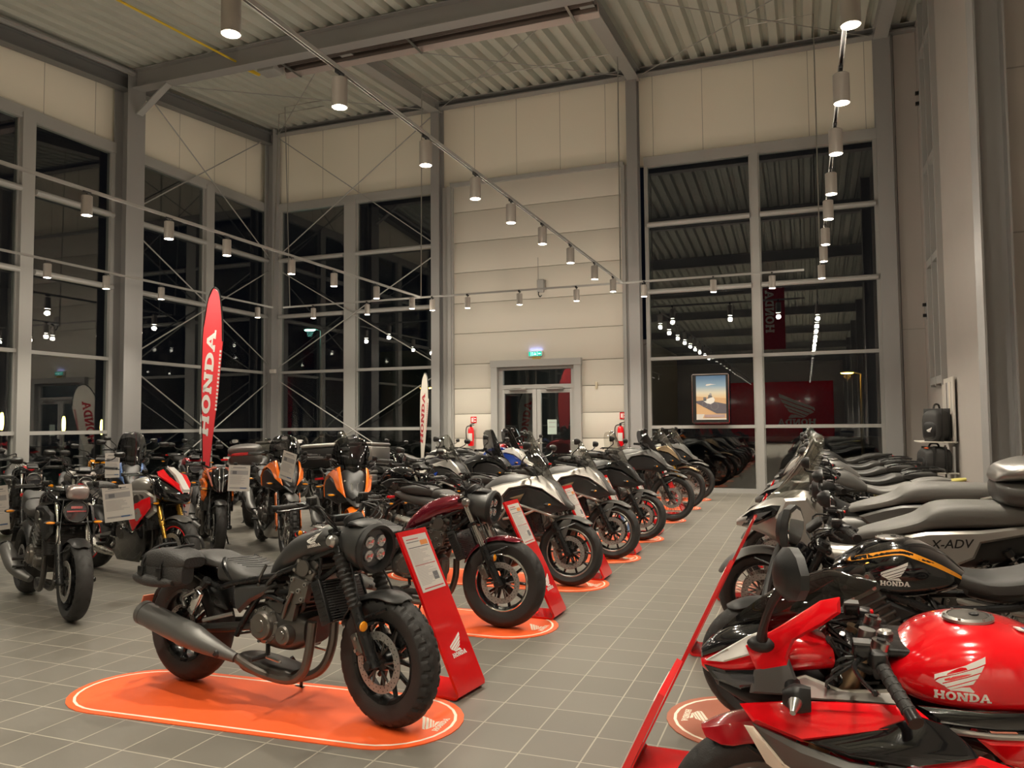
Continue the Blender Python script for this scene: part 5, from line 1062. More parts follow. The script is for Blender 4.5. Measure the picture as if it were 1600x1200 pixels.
    b.seat([(.12, Z(.76), Z(.84), .10), (.24, Z(.74), Z(.85), .15), (.36, Z(.72), Z(.80), .16), (.50, Z(.71), Z(.785), .145), (.66, Z(.74), Z(.82), .10), (.72, Z(.77), Z(.84), .06)], seatc, pill=[(-.22, Z(.82), Z(.87), .09), (-.1, Z(.79), Z(.885), .13), (.06, Z(.78), Z(.885), .14), (.16, Z(.78), Z(.86), .11)])
    m = MB(); m.body([(-.30, Z(.78), Z(.82), .05), (-.2, Z(.72), Z(.83), .10), (0, Z(.68), Z(.80), .13), (.25, Z(.64), Z(.77), .14), (.45, Z(.62), Z(.74), .12), (.55, Z(.64), Z(.72), .08)], tailc or sec, 18, 3); b.P('tail_cover', m)
    m = MB()
    for sd in (-1, 1): m.tube([(.14, sd*.14, Z(.86)), (.0, sd*.165, Z(.90)), (-.24, sd*.15, Z(.91)), (-.30, sd*.08, Z(.89))], .011, blk_sat, 8, smooth=4)
    m.box((-.24, 0, Z(.90)), (.16, .18, .012), blk_sat, bev=.004); b.P('luggage_rack', m)
    b.frame([[(1.22, .07, Z(.82)), (1.08, .13, .64), (1.06, .13, .42), (.92, .12, .26), (.6, .12, .24), (.52, .12, .42), (.56, .12, .72)], [(1.18, .08, Z(.80)), (.9, .13, Z(.70)), (.55, .12, Z(.66)), (.2, .12, Z(.70))]], .016)
    b.engine(.80, .42, 1.05, gunmetal if not off else dkmetal, 'twin', seed=len(label), cyl=38); b.radiator(1.17, .58, .26, .30, -.25)
    b.exhaust([(-.20, -.20, .56+dz), (-.05, -.205, .52+dz), (.18, -.20, .46), (.30, -.18, .42), (.42, -.15, .38)], [.05, .058, .06, .042, .024], steel if (main is silver) else mattgrey, [[(.42, -.15, .38), (.6, -.12, .24), (.85, -.08, .19), (1.06, -.05, .26), (1.08, -.05, .46)], [(.5, -.12, .3), (.7, 0, .2), (.9, .05, .19), (1.08, .05, .28), (1.10, .05, .46)]], tip=blk_sat)
    m = MB(); m.panel([(-.16, .52+dz, -.0+.265), (.1, .49+dz, .265), (.14, .455+dz*.6, .265), (-.13, .47+dz, .265)], blk_sat, bulge=.003, sides=(-1,)); b.P('heat_shield', m)
    b.swing(.58, .42); b.shock((.34, .42), (.40, .68), twin=False, r=.036); b.stand(.66, .24); b.pegs(.62, .34, .44, .36)
    b.signals((1.36, Z(.74)), (-.30, Z(.70)), steer=False, flat=True, fy=.20); b.tail(-.36, Z(.76))
    m = MB(); m.body([(.60, .16, .30, .10), (.8, .13, .26, .13), (1.0, .15, .34, .13), (1.12, .26, .40, .10)], alu if off else blk, 16, 3); b.P('skid_plate', m)
    if crash: b.tube_part('crash_bar', [[(.78, .14, .50), (.86, .25, .56), (.93, .25, Z(.62)), (1.04, .245, Z(.735)), (1.25, .23, Z(.69)), (1.40, .19, Z(.64)), (1.42, .0, Z(.62))], [(.95, .25, Z(.60)), (1.12, .245, Z(.635)), (1.25, .23, Z(.69))]], .0125, crash, 10, 4)
    if boxes is not None: b.case(-.22, Z(.915), (.42, .46, .32), boxes[0], boxes[1], mark, boxes[2])
    if cases is not None:
        for sd in (-1, 1): b.case(-.08, Z(.48), (.46, .20, .36), cases, cases, None, 'square', y=sd*.34, name='pannier')
    if hands is None and mirrors: pass
    if txt:
        m = MB(); decal_on(m, letters(txt[0], shear=.2), txt[1], sf, (txt[2], Z(txt[3])), txt[4], 0, -1); b.P('lettering', m, False, sf)
    return b
def naked(label, F, head, main, sec=blk, steer=0, style='round', forkc=chrome, usd=False, hcol=blk_gloss, ring=alu, tankc=None, wheelc=blk_sat, lipc=None, seatc=seatm, shroud=None, low=False, group=None, upright=False, wheel='ten', emb=None, lean=-3.5, cowl=None, mirrors=True, tailc=None, mirz=1.17, stripec=None):
    b = Bike(label, F, head, 1.43 if not low else 1.5, fr=(.305, .125, .216), rr=(.318, .18, .216), rake=25, steer=steer, lean=lean, group=group)
    b.wheels('street', wheel, wheelc, lip=lipc, dr=.155); b.fork(.93, up=forkc, low=gold if (usd and forkc is gold) else blk_sat, usd=usd, y=.105); b.fender(sec if style != 'classic' else main, True, 58, 145, side=.03, wd=.14); b.fender(blk, False, 25, 115, gap=.03, wd=.19)
    tk = b.tank([(.60, .76, .80, .06), (.66, .75, .87, .10), (.78, .75, .955, .15, 2.6), (.92, .78, .99, .17, 2.7), (1.06, .81, .975, .15, 2.6), (1.16, .84, .93, .09)] if not emb else [(.535, .76, .79, .05), (.57, .75, .83, .09), (.64, .72, .89, .145, 2.6), (.74, .70, .935, .18, 2.8), (.85, .69, .945, .19, 2.9), (.96, .70, .91, .18, 2.8), (1.05, .73, .855, .145, 2.6), (1.11, .76, .81, .07)], tankc or main, cap=(.90, .992, 3) if not emb else (.855, .943, 1))
    if stripec: m = MB(); m.body([(.62, .80, .82, .03), (.68, .80, .885, .05), (.78, .85, .960, .085, 2.6), (.92, .90, .9945, .10, 2.7), (1.06, .88, .9795, .09, 2.6), (1.15, .86, .935, .06)], stripec, 24, 6, 2.3); b.P('tank_band', m, False, tk)
    if emb:
        m = MB(); decal_on(m, emblem(), emb, tk, (.860, .822), .112, 0, 1, flip=True); b.P('emblem', m, False, tk); m = MB()
        sp, _ = crom([V(q) for q in ((1.06, .848, 0), (.965, .884, 0), (.85, .912, 0), (.79, .904, 0), (.687, .862, 0), (.60, .812, 0), (.56, .78, 0))], [1]*7, 5)
        for i in range(len(sp)-1): w0, w1 = [.010*sin(pi*(j+.3)/(len(sp)))**.5+.001 for j in (i, i+1)]; decal_on(m, [[(sp[i].x, sp[i].y-w0), (sp[i+1].x, sp[i+1].y-w1), (sp[i+1].x, sp[i+1].y+w1), (sp[i].x, sp[i].y+w0)]], mat('orange stripe', (.85, .32, .01), .3, coat=1), tk, (0, 0), 1, 0, 1)
        b.P('stripe', m, False, tk)
    if emb: b.warp = lambda x, y, z: (x, y*.92, z-.15*(1 if z > .7 else .6))
    m = MB(); m.panel([(.74, .79, .15), (.9, .85, .175), (1.1, .86, .165), (1.24, .80, .14), (1.28, .66, .15), (1.16, .58, .165), (1.05, .70, .175), (.86, .74, .17)], shroud or sec, bulge=.018); b.P('radiator_shroud', m); b.warp = None
    b.seat([(.10, .78, .84, .08), (.22, .75, .86, .13), (.34, .73, .82, .15), (.48, .72, .80, .14), (.62, .75, .83, .085)], seatc, pill=None if style == 'classic' else [(-.16, .86, .90, .06), (-.04, .83, .915, .10), (.10, .81, .90, .12), (.2, .79, .87, .10)])
    m = MB(); m.body([(-.30, .88, .91, .03), (-.18, .84, .90, .07), (0, .76, .86, .11), (.2, .72, .80, .13), (.42, .68, .77, .12), (.55, .70, .76, .07)], tailc or sec, 18, 4); b.P('tail_cover', m)
    b.frame([[(1.14, .07, .82), (.98, .14, .74), (.72, .15, .66), (.56, .13, .50), (.54, .12, .34)], [(1.12, .07, .72), (1.02, .12, .55), (.98, .12, .40)], [(.68, .13, .66), (.4, .12, .68), (.1, .09, .78)]], .018)
    b.engine(.82, .44, 1.05, gunmetal, 'four', seed=len(label), cyl=30); b.radiator(1.14, .60, .26, .34, -.30)
    hp = [[(.55, -.06, .2), (.75, -.10+.065*k, .17), (.98, -.13+.085*k, .19), (1.09, -.14+.09*k, .30), (1.08, -.14+.09*k, .50)] for k in range(4)]
    b.exhaust([(.0, -.20, .42), (.12, -.20, .38), (.28, -.19, .30), (.40, -.16, .24), (.52, -.10, .2)], [.055, .06, .06, .045, .028], steel if main is not blk_gloss else mattgrey, hp, tip=blk_sat, hcol=dkmetal)
    b.swing(.58, .42, alu if style == 'sport' else dkmetal); b.shock((.30, .44), (.42, .66), twin=False, spring=red_acryl if style == 'ktm' else steel); b.stand(.68, .25); b.pegs(.52, .38, .30, .42)
    hz = .83; hx = b.fx(hz)+.13
    if style in ('round', 'classic'):
        b.headlamp(hx, hz, .092, hcol, ring)
        if cowl: m = MB(); m.body([(hx-.05, hz+.10, hz+.16, .07), (hx-.01, hz+.085, hz+.21, .085, 3), (hx+.02, hz+.09, hz+.19, .075, 3), (hx+.035, hz+.1, hz+.15, .05)], cowl, 18, 3); b.P('fly_screen', m, True)
    elif style == 'ktm':
        m = MB(); m.body([(hx-.10, .80, 1.0, .10), (hx-.02, .72, .99, .12), (hx+.05, .70, .90, .09), (hx+.08, .70, .80, .05)], blk_gloss, 18, 4); hd = b.P('headlight', m, True); m = MB()
        for sd in (-1, 1): m.tube([(hx-.06, sd*.05, .995), (hx-.05, sd*.15, .96), (hx+.0, sd*.12, .86), (hx+.04, sd*.09, .78)], .013, coral, 6, smooth=2)
        b.P('running_light_frame', m, True, hd); m = MB()
        for sd in (-1, 1): m.tube([(hx-.0, sd*.02, .975), (hx+.058, sd*.022, .88), (hx+.088, sd*.015, .72)], .009, lens_w, 6, smooth=3)
        b.P('lens', m, True, hd)
    elif style == 'sport':
        m = MB(); m.panel([(.86, .60, .19), (1.0, .74, .20), (1.20, .80, .185), (1.24, .70, .19), (1.10, .56, .205), (.98, .46, .20)], red, bulge=.010); rp = b.P('side_fairing', m)
        m = MB(); decal_on(m, letters('a', .05), silver, PAIR[rp.name][1], (1.06, .64), .22, R(20), -1); b.warp = None; o_ = m.build('lettering', PAIR[rp.name][1], b.T)
        m = MB(); m.panel([(.55, .30, .16), (.80, .50, .19), (.98, .44, .20), (1.16, .56, .19), (1.14, .30, .16), (1.0, .15, .12), (.62, .15, .12)], blk_gloss, bulge=.010); b.P('belly_fairing', m)
        m = MB(); m.body([(hx-.18, .82, .98, .13), (hx-.06, .76, 1.0, .17, 3), (hx+.06, .74, .95, .15), (hx+.16, .74, .87, .08), (hx+.20, .76, .80, .03)], blk_gloss, 22, 4); hd = b.P('nose_cowl', m); m = MB()
        m.panel([(hx-.16, 1.04, .10), (hx-.05, 1.0, .15), (hx+.10, .92, .10), (hx+.19, .84, .035), (hx+.17, .90, .02), (hx+.02, 1.0, .08), (hx-.10, 1.07, .07)], red, bulge=.006); b.P('nose_panel', m, False, hd); m = MB()
        m.panel([(hx-.02, .92, .155), (hx+.08, .90, .13), (hx+.14, .84, .09), (hx+.10, .79, .12), (hx+.0, .81, .155)], lens_w, bulge=.008); b.P('lens', m, False, hd); m = MB()
        m.prism([(hx-.12, 1.07), (hx+.02, 1.01), (hx+.19, .85), (hx+.20, .88), (hx+.06, 1.02), (hx-.08, 1.09)], white, -.035, .035); b.P('nose_stripe', m, False, hd)
        b.screen([(hx+.05, 1.0, .06, .06), (hx-.04, 1.06, .08, .07), (hx-.13, 1.10, .07, .05)], scr_smoke)
    b.bars(1.02 if not upright else 1.08, x=b.fx(.98), half=.38, back=.09, rise=.04, mirrors=(mirz, .34, b.fx(.98)+.03) if mirrors else None)
    b.clocks(b.fx(.98)+.07, .995); b.signals((b.fx(.74)+.05, .74), (-.24, .72), fy=.17, flat=style != 'classic'); b.tail(-.30, .86, dz=-.36)
    return b
def scooter(label, F, head, main, sec, steer=0, box=None, seatc=seatg, screen=scr_clear, txt=None):
    b = Bike(label, F, head, 1.59, fr=(.305, .12, .216), rr=(.30, .16, .19), rake=27, steer=steer, lean=-2.5, name='motor_scooter', cat='scooter')
    b.wheels('street', 'wire', blk_sat, dr=.15); b.fork(.90, up=blk_sat, low=blk_sat, usd=True, y=.10); b.fender(mattgrey, True, 25, 140, side=.04, wd=.17, gap=.03); b.fender(blk, False, 25, 120, gap=.03, wd=.18)
    m = MB(); m.body([(1.20, .60, .98, .15, 3), (1.32, .62, 1.02, .19, 3), (1.46, .66, 1.00, .19, 2.8), (1.58, .72, .94, .15, 2.6), (1.70, .76, .86, .08), (1.76, .77, .81, .03)], main, 24, 4); nz = b.P('front_cowl', m)
    m = MB(); m.panel([(1.74, .82, .03), (1.66, .89, .10), (1.52, .94, .17), (1.44, .94, .19), (1.50, .87, .19), (1.62, .80, .14), (1.72, .775, .06)], blk_gloss, bulge=.012); b.P('headlight_surround', m, False, nz); m = MB(); m.panel([(1.72, .815, .06), (1.62, .875, .14), (1.52, .905, .19), (1.58, .845, .17), (1.67, .80, .10)], lens_m, bulge=.01); b.P('headlight', m, False, nz)
    m = MB(); m.panel([(1.30, 1.0, .18), (1.44, .99, .20), (1.50, .86, .215), (1.40, .72, .225), (1.20, .56, .22), (1.14, .62, .21), (1.2, .84, .20)], main, bulge=.02); b.P('leg_shield', m)
    b.screen([(1.56, .96, .14, .12), (1.44, 1.08, .20, .14), (1.34, 1.22, .20, .12), (1.26, 1.36, .16, .08), (1.24, 1.39, .08, .03)], screen)
    b.bars(1.08, x=1.17, half=.40, back=.08, rise=.04, hands=blk, mirrors=(1.24, .38, 1.30)); b.clocks(1.24, 1.06)
    m = MB(); m.body([(.62, .46, .70, .14, 3), (.80, .42, .70, .17, 3.4), (1.0, .42, .69, .18, 3.4), (1.16, .46, .70, .17, 3)], main, 22, 3); m.body([(.70, .60, .70, .08), (.9, .58, .74, .10), (1.1, .60, .84, .10), (1.2, .70, .95, .08)], blk, 16, 3); b.P('centre_tunnel', m)
    m = MB(); m.panel([(1.22, .40, .24), (.9, .34, .26), (.62, .38, .26), (.60, .44, .26), (.9, .46, .25), (1.18, .52, .24)], sec, bulge=.02); b.P('footboard', m)
    b.seat([(-.26, .88, .93, .08), (-.14, .85, .965, .14), (.08, .83, .975, .17), (.40, .81, .975, .18), (.54, .80, .95, .18), (.64, .78, .88, .18), (.78, .75, .83, .17), (.92, .72, .79, .13), (1.04, .69, .745, .07)], seatc)
    m = MB(); m.panel([(.92, .70, .15), (.74, .765, .185), (.60, .80, .195), (.30, .82, .195), (-.10, .87, .16), (.02, .80, .17), (.30, .74, .195), (.34, .646, .20), (.473, .581, .20), (.70, .60, .195), (.86, .64, .175)], main, bulge=.018); sp = b.P('side_cover', m)
    if txt: m = MB(); decal_on(m, letters(txt, shear=.3), blk, sp, (.47, .73), .075, R(-4), 1, flip=True); b.P('lettering', m, False, sp)
    m = MB(); m.body([(-.48, .90, .93, .03), (-.36, .82, .93, .07), (-.2, .74, .90, .12), (.05, .64, .86, .15), (.3, .56, .82, .16), (.6, .54, .78, .14)], sec, 18, 3); b.P('tail_cover', m); b.tube_part('grab_rail', [[(.02, .16, .86), (-.14, .19, .90), (-.36, .14, .93), (-.42, 0, .93)]], .012, alu, 8)
    m = MB(); m.tube([(-.28, 0, .78), (-.50, 0, .66), (-.56, 0, .50)], [.03, .025, .018], blk, 8, smooth=3); m.box((-.57, 0, .48), (.01, .18, .16), blk, rot=(0, .3, 0)); b.P('plate_holder', m); m = MB(); m.box((-.47, 0, .87), (.03, .12, .03), redlens, bev=.008); b.P('tail_light', m)
    b.engine(.62, .36, .9, gunmetal, 'twin', cyl=60); b.swing(.5, .38, alu); b.shock((.18, .38), (.30, .66), r=.04, spring=blk_sat, y=.12); b.shock((-.02, .40), (.16, .70), r=.036, spring=blk_sat, y=.17)
    b.exhaust([(-.14, -.2, .44), (.0, -.2, .41), (.18, -.2, .37), (.32, -.17, .32)], [.055, .06, .058, .028], steel, [[(.32, -.17, .32), (.5, -.1, .22), (.75, 0, .2)]], tip=blk_sat); b.stand(.6, .24); b.signals(None, (-.44, .78), flat=True)
    if box: b.case(-.02, .955, (.42, .46, .31), box[0], box[1], box[2], 'round')
    return b
def sport(label, F, head, steer=0, lean=0):
    b = Bike(label, F, head, 1.45, fr=(.305, .12, .216), rr=(.318, .18, .216), rake=23, steer=steer, lean=lean, trail=.03)
    b.wheels('street', 'cast', alu, dr=.155); b.fork(.885, up=gold, low=bronze, usd=True, y=.105); b.fender(dkred, True, 56, 165, gap=.045, side=.06, wd=.15)
    m = MB(); m.panel([(1.47, .60, .080), (1.36, .64, .085), (1.26, .58, .09), (1.28, .46, .10), (1.36, .44, .10), (1.40, .54, .09)], dkred, bulge=.008); b.P('fork_cover', m, True)
    WT = lambda x, y, z: (x+.078, y, z+.028)
    def WP(x, y, z): k = min(1, abs(y)/.15); return (x+.095-.30*min(abs(y), .2), y, z+(1.46-x)*(.078*k+.030*(1-k)))
    b.warp = WT
    tk = b.tank([(.54, .77, .80, .05), (.58, .755, .835, .10, 2.4), (.66, .74, .885, .15, 2.6), (.75, .73, .925, .18, 2.8), (.86, .725, .938, .19, 2.9), (.96, .73, .915, .178, 2.9), (1.03, .742, .868, .14, 2.6), (1.09, .765, .81, .07)], red, cap=(.86, .936, 2))
    b.warp = None
    m = MB(); decal_on(m, emblem(), white_p, tk, (.990, .866), .115, R(-2), 1, th=.0015, flip=True); b.P('emblem', m, False, tk); b.warp = WT
    m = MB(); m.box((.735, .04, .927), (.05, .028, .003), white_p, rot=(0, R(-10), .25)); m.box((.735, .04, .929), (.02, .016, .002), ink_blue, rot=(0, R(-10), .25)); b.P('sticker', m, False, tk)
    b.warp = WT
    b.seat([(.14, .79, .83, .09), (.24, .76, .83, .14), (.36, .75, .81, .15), (.48, .75, .82, .13), (.57, .77, .84, .09)], seatm, pill=[(-.22, .88, .92, .06), (-.09, .85, .935, .10), (.04, .83, .93, .12), (.14, .80, .88, .10)])
    m = MB(); m.body([(-.32, .90, .93, .03), (-.18, .85, .92, .08), (0, .78, .88, .12), (.2, .74, .82, .14), (.4, .70, .79, .13)], red, 18, 4); b.P('tail_cover', m)
    b.warp = WP
    m = MB(); m.body([(1.22, .80, .90, .13, 2.2), (1.32, .79, .925, .15, 2.3), (1.41, .775, .90, .145, 2.3), (1.48, .766, .86, .11, 2.2), (1.53, .765, .815, .055), (1.548, .775, .795, .02)], red, 28, 5); nz = b.P('nose_cowl', m)
    m = MB(); m.panel([(1.545, .792, .045), (1.50, .803, .105), (1.43, .828, .158), (1.42, .785, .16), (1.465, .764, .135), (1.525, .764, .07)], blk_gloss, bulge=.006, ins=.006); b.P('headlight_surround', m, False, nz)
    m = MB(); m.panel([(1.53, .788, .075), (1.49, .797, .122), (1.435, .818, .166), (1.43, .79, .168), (1.47, .772, .142), (1.515, .772, .095)], lens_m, bulge=.005, ins=.008); b.P('headlight', m, False, nz)
    m = MB(); m.body([(1.22, .68, .78, .13), (1.34, .67, .785, .15), (1.44, .70, .775, .13), (1.51, .735, .768, .07)], blk, 20, 4); b.P('chin_cowl', m)
    m = MB(); m.panel([(1.54, .808, .05), (1.49, .862, .095), (1.44, .905, .12), (1.41, .922, .13), (1.40, .898, .148), (1.44, .862, .142), (1.50, .825, .10)], white, bulge=.003, ins=.006); b.P('white_stripe', m, False, nz)
    m = MB(); m.body([(1.38, .90, .93, .10), (1.45, .86, .905, .09), (1.51, .825, .865, .055), (1.545, .80, .825, .018)], blk_gloss, 18, 4); b.P('nose_panel', m, False, nz)
    m = MB(); m.panel([(1.45, .885, .14), (1.36, .945, .152), (1.26, 1.015, .16), (1.215, 1.025, .163), (1.215, .985, .166), (1.262, .955, .172), (1.335, .915, .178), (1.352, .875, .180), (1.335, .81, .178), (1.37, .80, .174), (1.43, .83, .160)], red, bulge=.010, ins=.012); b.P('upper_fairing', m)
    b.screen([(1.50, .865, .045, .05), (1.43, .935, .10, .10), (1.33, 1.01, .13, .12), (1.22, 1.06, .12, .11), (1.18, 1.07, .06, .05)], scr_smoke, th=.004)
    m = MB(); m.panel([(1.435, .828, .165), (1.35, .868, .182), (1.325, .79, .184), (1.34, .772, .188), (1.45, .770, .172)], greyp, bulge=.008, ins=.008); b.P('cowl_side', m)
    m = MB(); m.panel([(1.33, .80, .14), (1.295, .808, .135), (1.21, .775, .15), (1.10, .785, .165), (1.08, .762, .205), (1.20, .768, .205), (1.34, .768, .195)], silver, bulge=.003, ins=.006); b.P('inner_panel', m)
    m = MB(); m.panel([(1.475, .735, .165), (1.366, .765, .208), (1.25, .772, .222), (1.144, .772, .226), (1.065, .767, .226), (1.035, .744, .236), (1.129, .715, .252), (1.22, .698, .250), (1.33, .674, .238), (1.45, .70, .190)], red, bulge=.014, ins=.014); b.P('side_fairing', m)
    m = MB(); m.panel([(1.33, .680, .243), (1.23, .705, .258), (1.156, .724, .264), (1.063, .757, .252), (1.0, .735, .25), (.955, .695, .255), (.93, .665, .255), (.985, .650, .268), (1.067, .637, .276), (1.22, .652, .268)], blk_gloss, bulge=.020, ins=.018); b.P('air_scoop', m)
    m = MB(); m.panel([(1.45, .695, .192), (1.33, .668, .245), (1.22, .642, .268), (1.08, .628, .274), (1.00, .61, .270), (.98, .54, .25), (1.08, .47, .235), (1.22, .50, .235), (1.38, .60, .215)], mattgrey, bulge=.012, ins=.014); dp = b.P('fairing_panel', m)
    b.warp = None; m = MB(); decal_on(m, letters('CBR', .035, .4), alu, dp, (1.12, .628), .085, R(0), 1, flip=True); b.P('lettering', m, False, dp); b.warp = WP
    m = MB(); m.panel([(1.45, .69, .200), (1.38, .612, .220), (1.22, .512, .242), (1.26, .50, .24), (1.42, .60, .212), (1.47, .685, .185)], cream_p, bulge=.004, ins=.004); b.P('pale_stripe', m, False, dp)
    m = MB(); m.panel([(1.10, .645, .277), (.985, .655, .272), (.93, .668, .262), (.86, .64, .255), (.82, .60, .25), (.86, .54, .24), (.96, .55, .25), (1.0, .605, .272)], red, bulge=.010, ins=.012); b.P('rear_side_panel', m)
    m = MB(); m.panel([(1.22, .50, .22), (1.06, .46, .225), (.8, .46, .22), (.66, .36, .19), (.76, .24, .15), (1.06, .24, .15), (1.18, .36, .19)], red, bulge=.01); b.P('belly_fairing', m)
    m = MB(); m.panel([(1.04, .748, .17), (.90, .742, .185), (.74, .745, .180), (.56, .76, .13), (.54, .73, .14), (.70, .70, .18), (.88, .70, .19), (1.0, .71, .18)], blk_gloss, bulge=.008, ins=.01); b.P('tank_trim', m)
    m = MB(); m.panel([(1.0, .705, .19), (.88, .695, .198), (.70, .695, .188), (.54, .725, .15), (.54, .712, .15), (.70, .682, .188), (.88, .682, .198), (1.0, .69, .19)], silver, bulge=.002, ins=.004); b.P('silver_trim', m)
    m = MB(); m.panel([(.92, .68, .19), (.72, .68, .185), (.50, .71, .15), (.40, .70, .14), (.46, .62, .14), (.70, .58, .17), (.86, .62, .19)], red, bulge=.008, ins=.012); b.P('side_cover', m)
    b.warp = None
    b.frame([[(1.10, .07, .76), (.98, .14, .70), (.72, .15, .64), (.56, .13, .50), (.54, .12, .34)], [(.68, .13, .64), (.4, .12, .68), (.1, .09, .80)]], .018)
    b.engine(.82, .40, .92, gunmetal, 'twin', cyl=30); b.radiator(1.10, .56, .24, .30, -.30); b.swing(.58, .42); b.stand(.68, .25); b.pegs(.50, .40, .28, .46)
    b.bars(.905, x=1.20, half=.37, back=.07, clip=True); b.clocks(1.32, .955, w_=.15)
    m = MB(); m.box((1.14, 0, .888), (.12, .22, .022), blk_sat, bev=.008); m.lathe([(0, 0), (.02, 0), (.022, .01), (.016, .016), (0, .016)], steel, 16, axis='Z', X=M.Translation((1.14, 0, .899)))
    for sd in (-1, 1): m.cyl((1.175, sd*.105, .86), (1.16, sd*.105, .918), .023, steel, 16); m.cyl((1.16, sd*.105, .918), (1.159, sd*.105, .924), .012, blk, 10)
    m.cyl((1.19, 0, .88), (1.185, 0, .915), .022, alu, 14); b.P('top_yoke', m, True)
    b.warp = lambda x, y, z: (x+.05, y, z+.02)
    m = MB(); rnd = random.Random(5)
    for k in range(16): sd = -1 if k % 2 else 1; m.tube([(1.24, sd*rnd.uniform(.03, .13), rnd.uniform(.80, .90)), (1.17, sd*rnd.uniform(.02, .15), rnd.uniform(.74, .86)), (1.06, sd*rnd.uniform(.05, .14), rnd.uniform(.70, .80))], rnd.choice((.004, .006, .009)), rnd.choice((blk, blk_sat, dkmetal)), 6, smooth=4)
    for k in range(12): m.box((rnd.uniform(1.08, 1.26), rnd.uniform(-.12, .13), rnd.uniform(.74, .84)), (.05, .045, .04), rnd.choice((blk, blk_sat, dkmetal)), rot=(rnd.random(), rnd.random(), 0), bev=.006)
    for k in range(8): p = V((rnd.uniform(1.08, 1.24), rnd.uniform(-.1, .13), rnd.uniform(.80, .86))); m.cyl(p, p+V((0, .01, .014)), .008, steel, 8)
    b.P('wiring', m); b.warp = None
    for sd in (-1, 1):
        m = MB(); hd = V((1.385, sd*.30, 1.13)); m.tube([(1.46, sd*.15, .905), (1.455, sd*.19, .955), (1.43, sd*.25, 1.04), (1.40, sd*.285, 1.10)], [.018, .012, .011, .014], blk, 10, smooth=4); m.sphere((1.46, sd*.15, .90), (.04, .028, .022), blk, 12, 8)
        rings = []
        for dx, sc in ((-.020, .84), (-.018, 1), (.004, 1.0), (.026, .70), (.034, .3)): rings.append([(hd.x+(dx*.9-sc*u*.35), hd.y+sd*(sc*u*.9+dx*.3), hd.z+sc*v*1.05) for u, v in ((-.065, -.045), (-.045, -.058), (.0, -.062), (.055, -.045), (.085, -.015), (.088, .02), (.06, .055), (.02, .07), (-.03, .062), (-.06, .03), (-.072, -.01))])
        m.loft(rings, blk); o = b.P('mirror', m); g = MB(); g.loft([[(p[0]-.002, p[1], p[2]) for p in rings[0]], [(p[0]+.0008, p[1], p[2]) for p in rings[0]]], mirrorm); b.P('mirror_glass', g, False, o)
        m = MB(); m.tube([(1.385, sd*.175, .808), (1.38, sd*.225, .80)], [.022, .020], blk, 12); m.body([(1.34, .765, .83, .012), (1.378, .76, .835, .028), (1.41, .78, .815, .01)], blk, 12, 3, y0=sd*.24); t_ = b.P('turn_signal', m); m = MB(); m.tube([(1.378, sd*.255, .795), (1.385, sd*.305, .785)], [.019, .007], alu, 12); b.P('signal_lens', m, False, t_)
    b.exhaust([(.05, -.2, .42), (.2, -.2, .38), (.36, -.17, .3), (.5, -.1, .2)], [.05, .055, .04, .028], mattgrey, None, tip=blk_sat); b.tail(-.32, .88, dz=-.36)
    return b
# ------------------------------------------------------------ the motorcycles on show
rebel('matt graphite bobber motorcycle with a black rear bag on the nearest orange mat', (-1.98, 3.47), -9.6, -8, graphite, mattblk, bag=True)
floor_mat_obj(-2.80, 3.53, R(3), 'long orange mat under the matt graphite motorcycle in the foreground', 2.32, .74)
rebel('bobber motorcycle with a burgundy tank, second along the left side of the aisle', (-2.12, 5.42), 0, 0, burg, burg, emb=False, lip=chrome, boots=False)
GA = 'silver adventure motorcycles left of the aisle'
adv('nearer of two silver and black adventure motorcycles left of the aisle', (-2.06, 6.98), 0, silver, greyp, crash=alu, third=bronze, group=GA)
adv('further of two silver and black adventure motorcycles left of the aisle', (-2.02, 8.5), 0, silver, greyp, crash=alu, third=bronze, group=GA)
adv('all-black touring motorcycle with a tall clear screen, fifth left of the aisle', (-1.98, 9.95), 0, blk_gloss, blk, sch=.08)
adv('grey off-road motorcycle with wire wheels, sixth left of the aisle', (-1.93, 12.0), 0, mattgrey, blk, kind='off', scr=scr_smoke)
adv('bronze-forked off-road motorcycle with wire wheels, second from the far end left of the aisle', (-1.98, 13.8), 0, bronze, blk, kind='off', gold_f=True, dark=True)
adv('pale grey off-road motorcycle at the far end left of the aisle by the window', (-2.0, 15.4), 0, mattgrey, blk, kind='off')
for i, (x, y) in enumerate(((-1.78, 4.05), (-1.83, 5.88), (-1.83, 7.45), (-1.83, 8.95), (-1.85, 10.6), (-1.88, 12.95))):
    price_stand(x, y, 1, 'red price stand ' + ['in the foreground beside the matt graphite motorcycle', 'beside the burgundy-tanked motorcycle', 'between the two silver adventure motorcycles, with a small photo below its sheet', 'in front of the black touring motorcycle, with a blue photo card', 'beside the grey off-road motorcycle', 'furthest away on the left of the aisle'][i], photo=-8 if i == 0 else -2, seed=i+1)
for i, (x, y) in enumerate(((-2.86, 5.5), (-2.86, 7.1), (-2.86, 8.6), (-2.86, 10.1), (-2.86, 12.1), (-2.86, 13.9), (-2.86, 15.5))):
    floor_mat_obj(x, y, 0, 'orange mat under the ' + ['burgundy-tanked motorcycle', 'nearer silver adventure motorcycle', 'further silver adventure motorcycle', 'black touring motorcycle', 'grey off-road motorcycle with wire wheels', 'motorcycle second from the far end left of the aisle', 'motorcycle at the far end left of the aisle'][i])
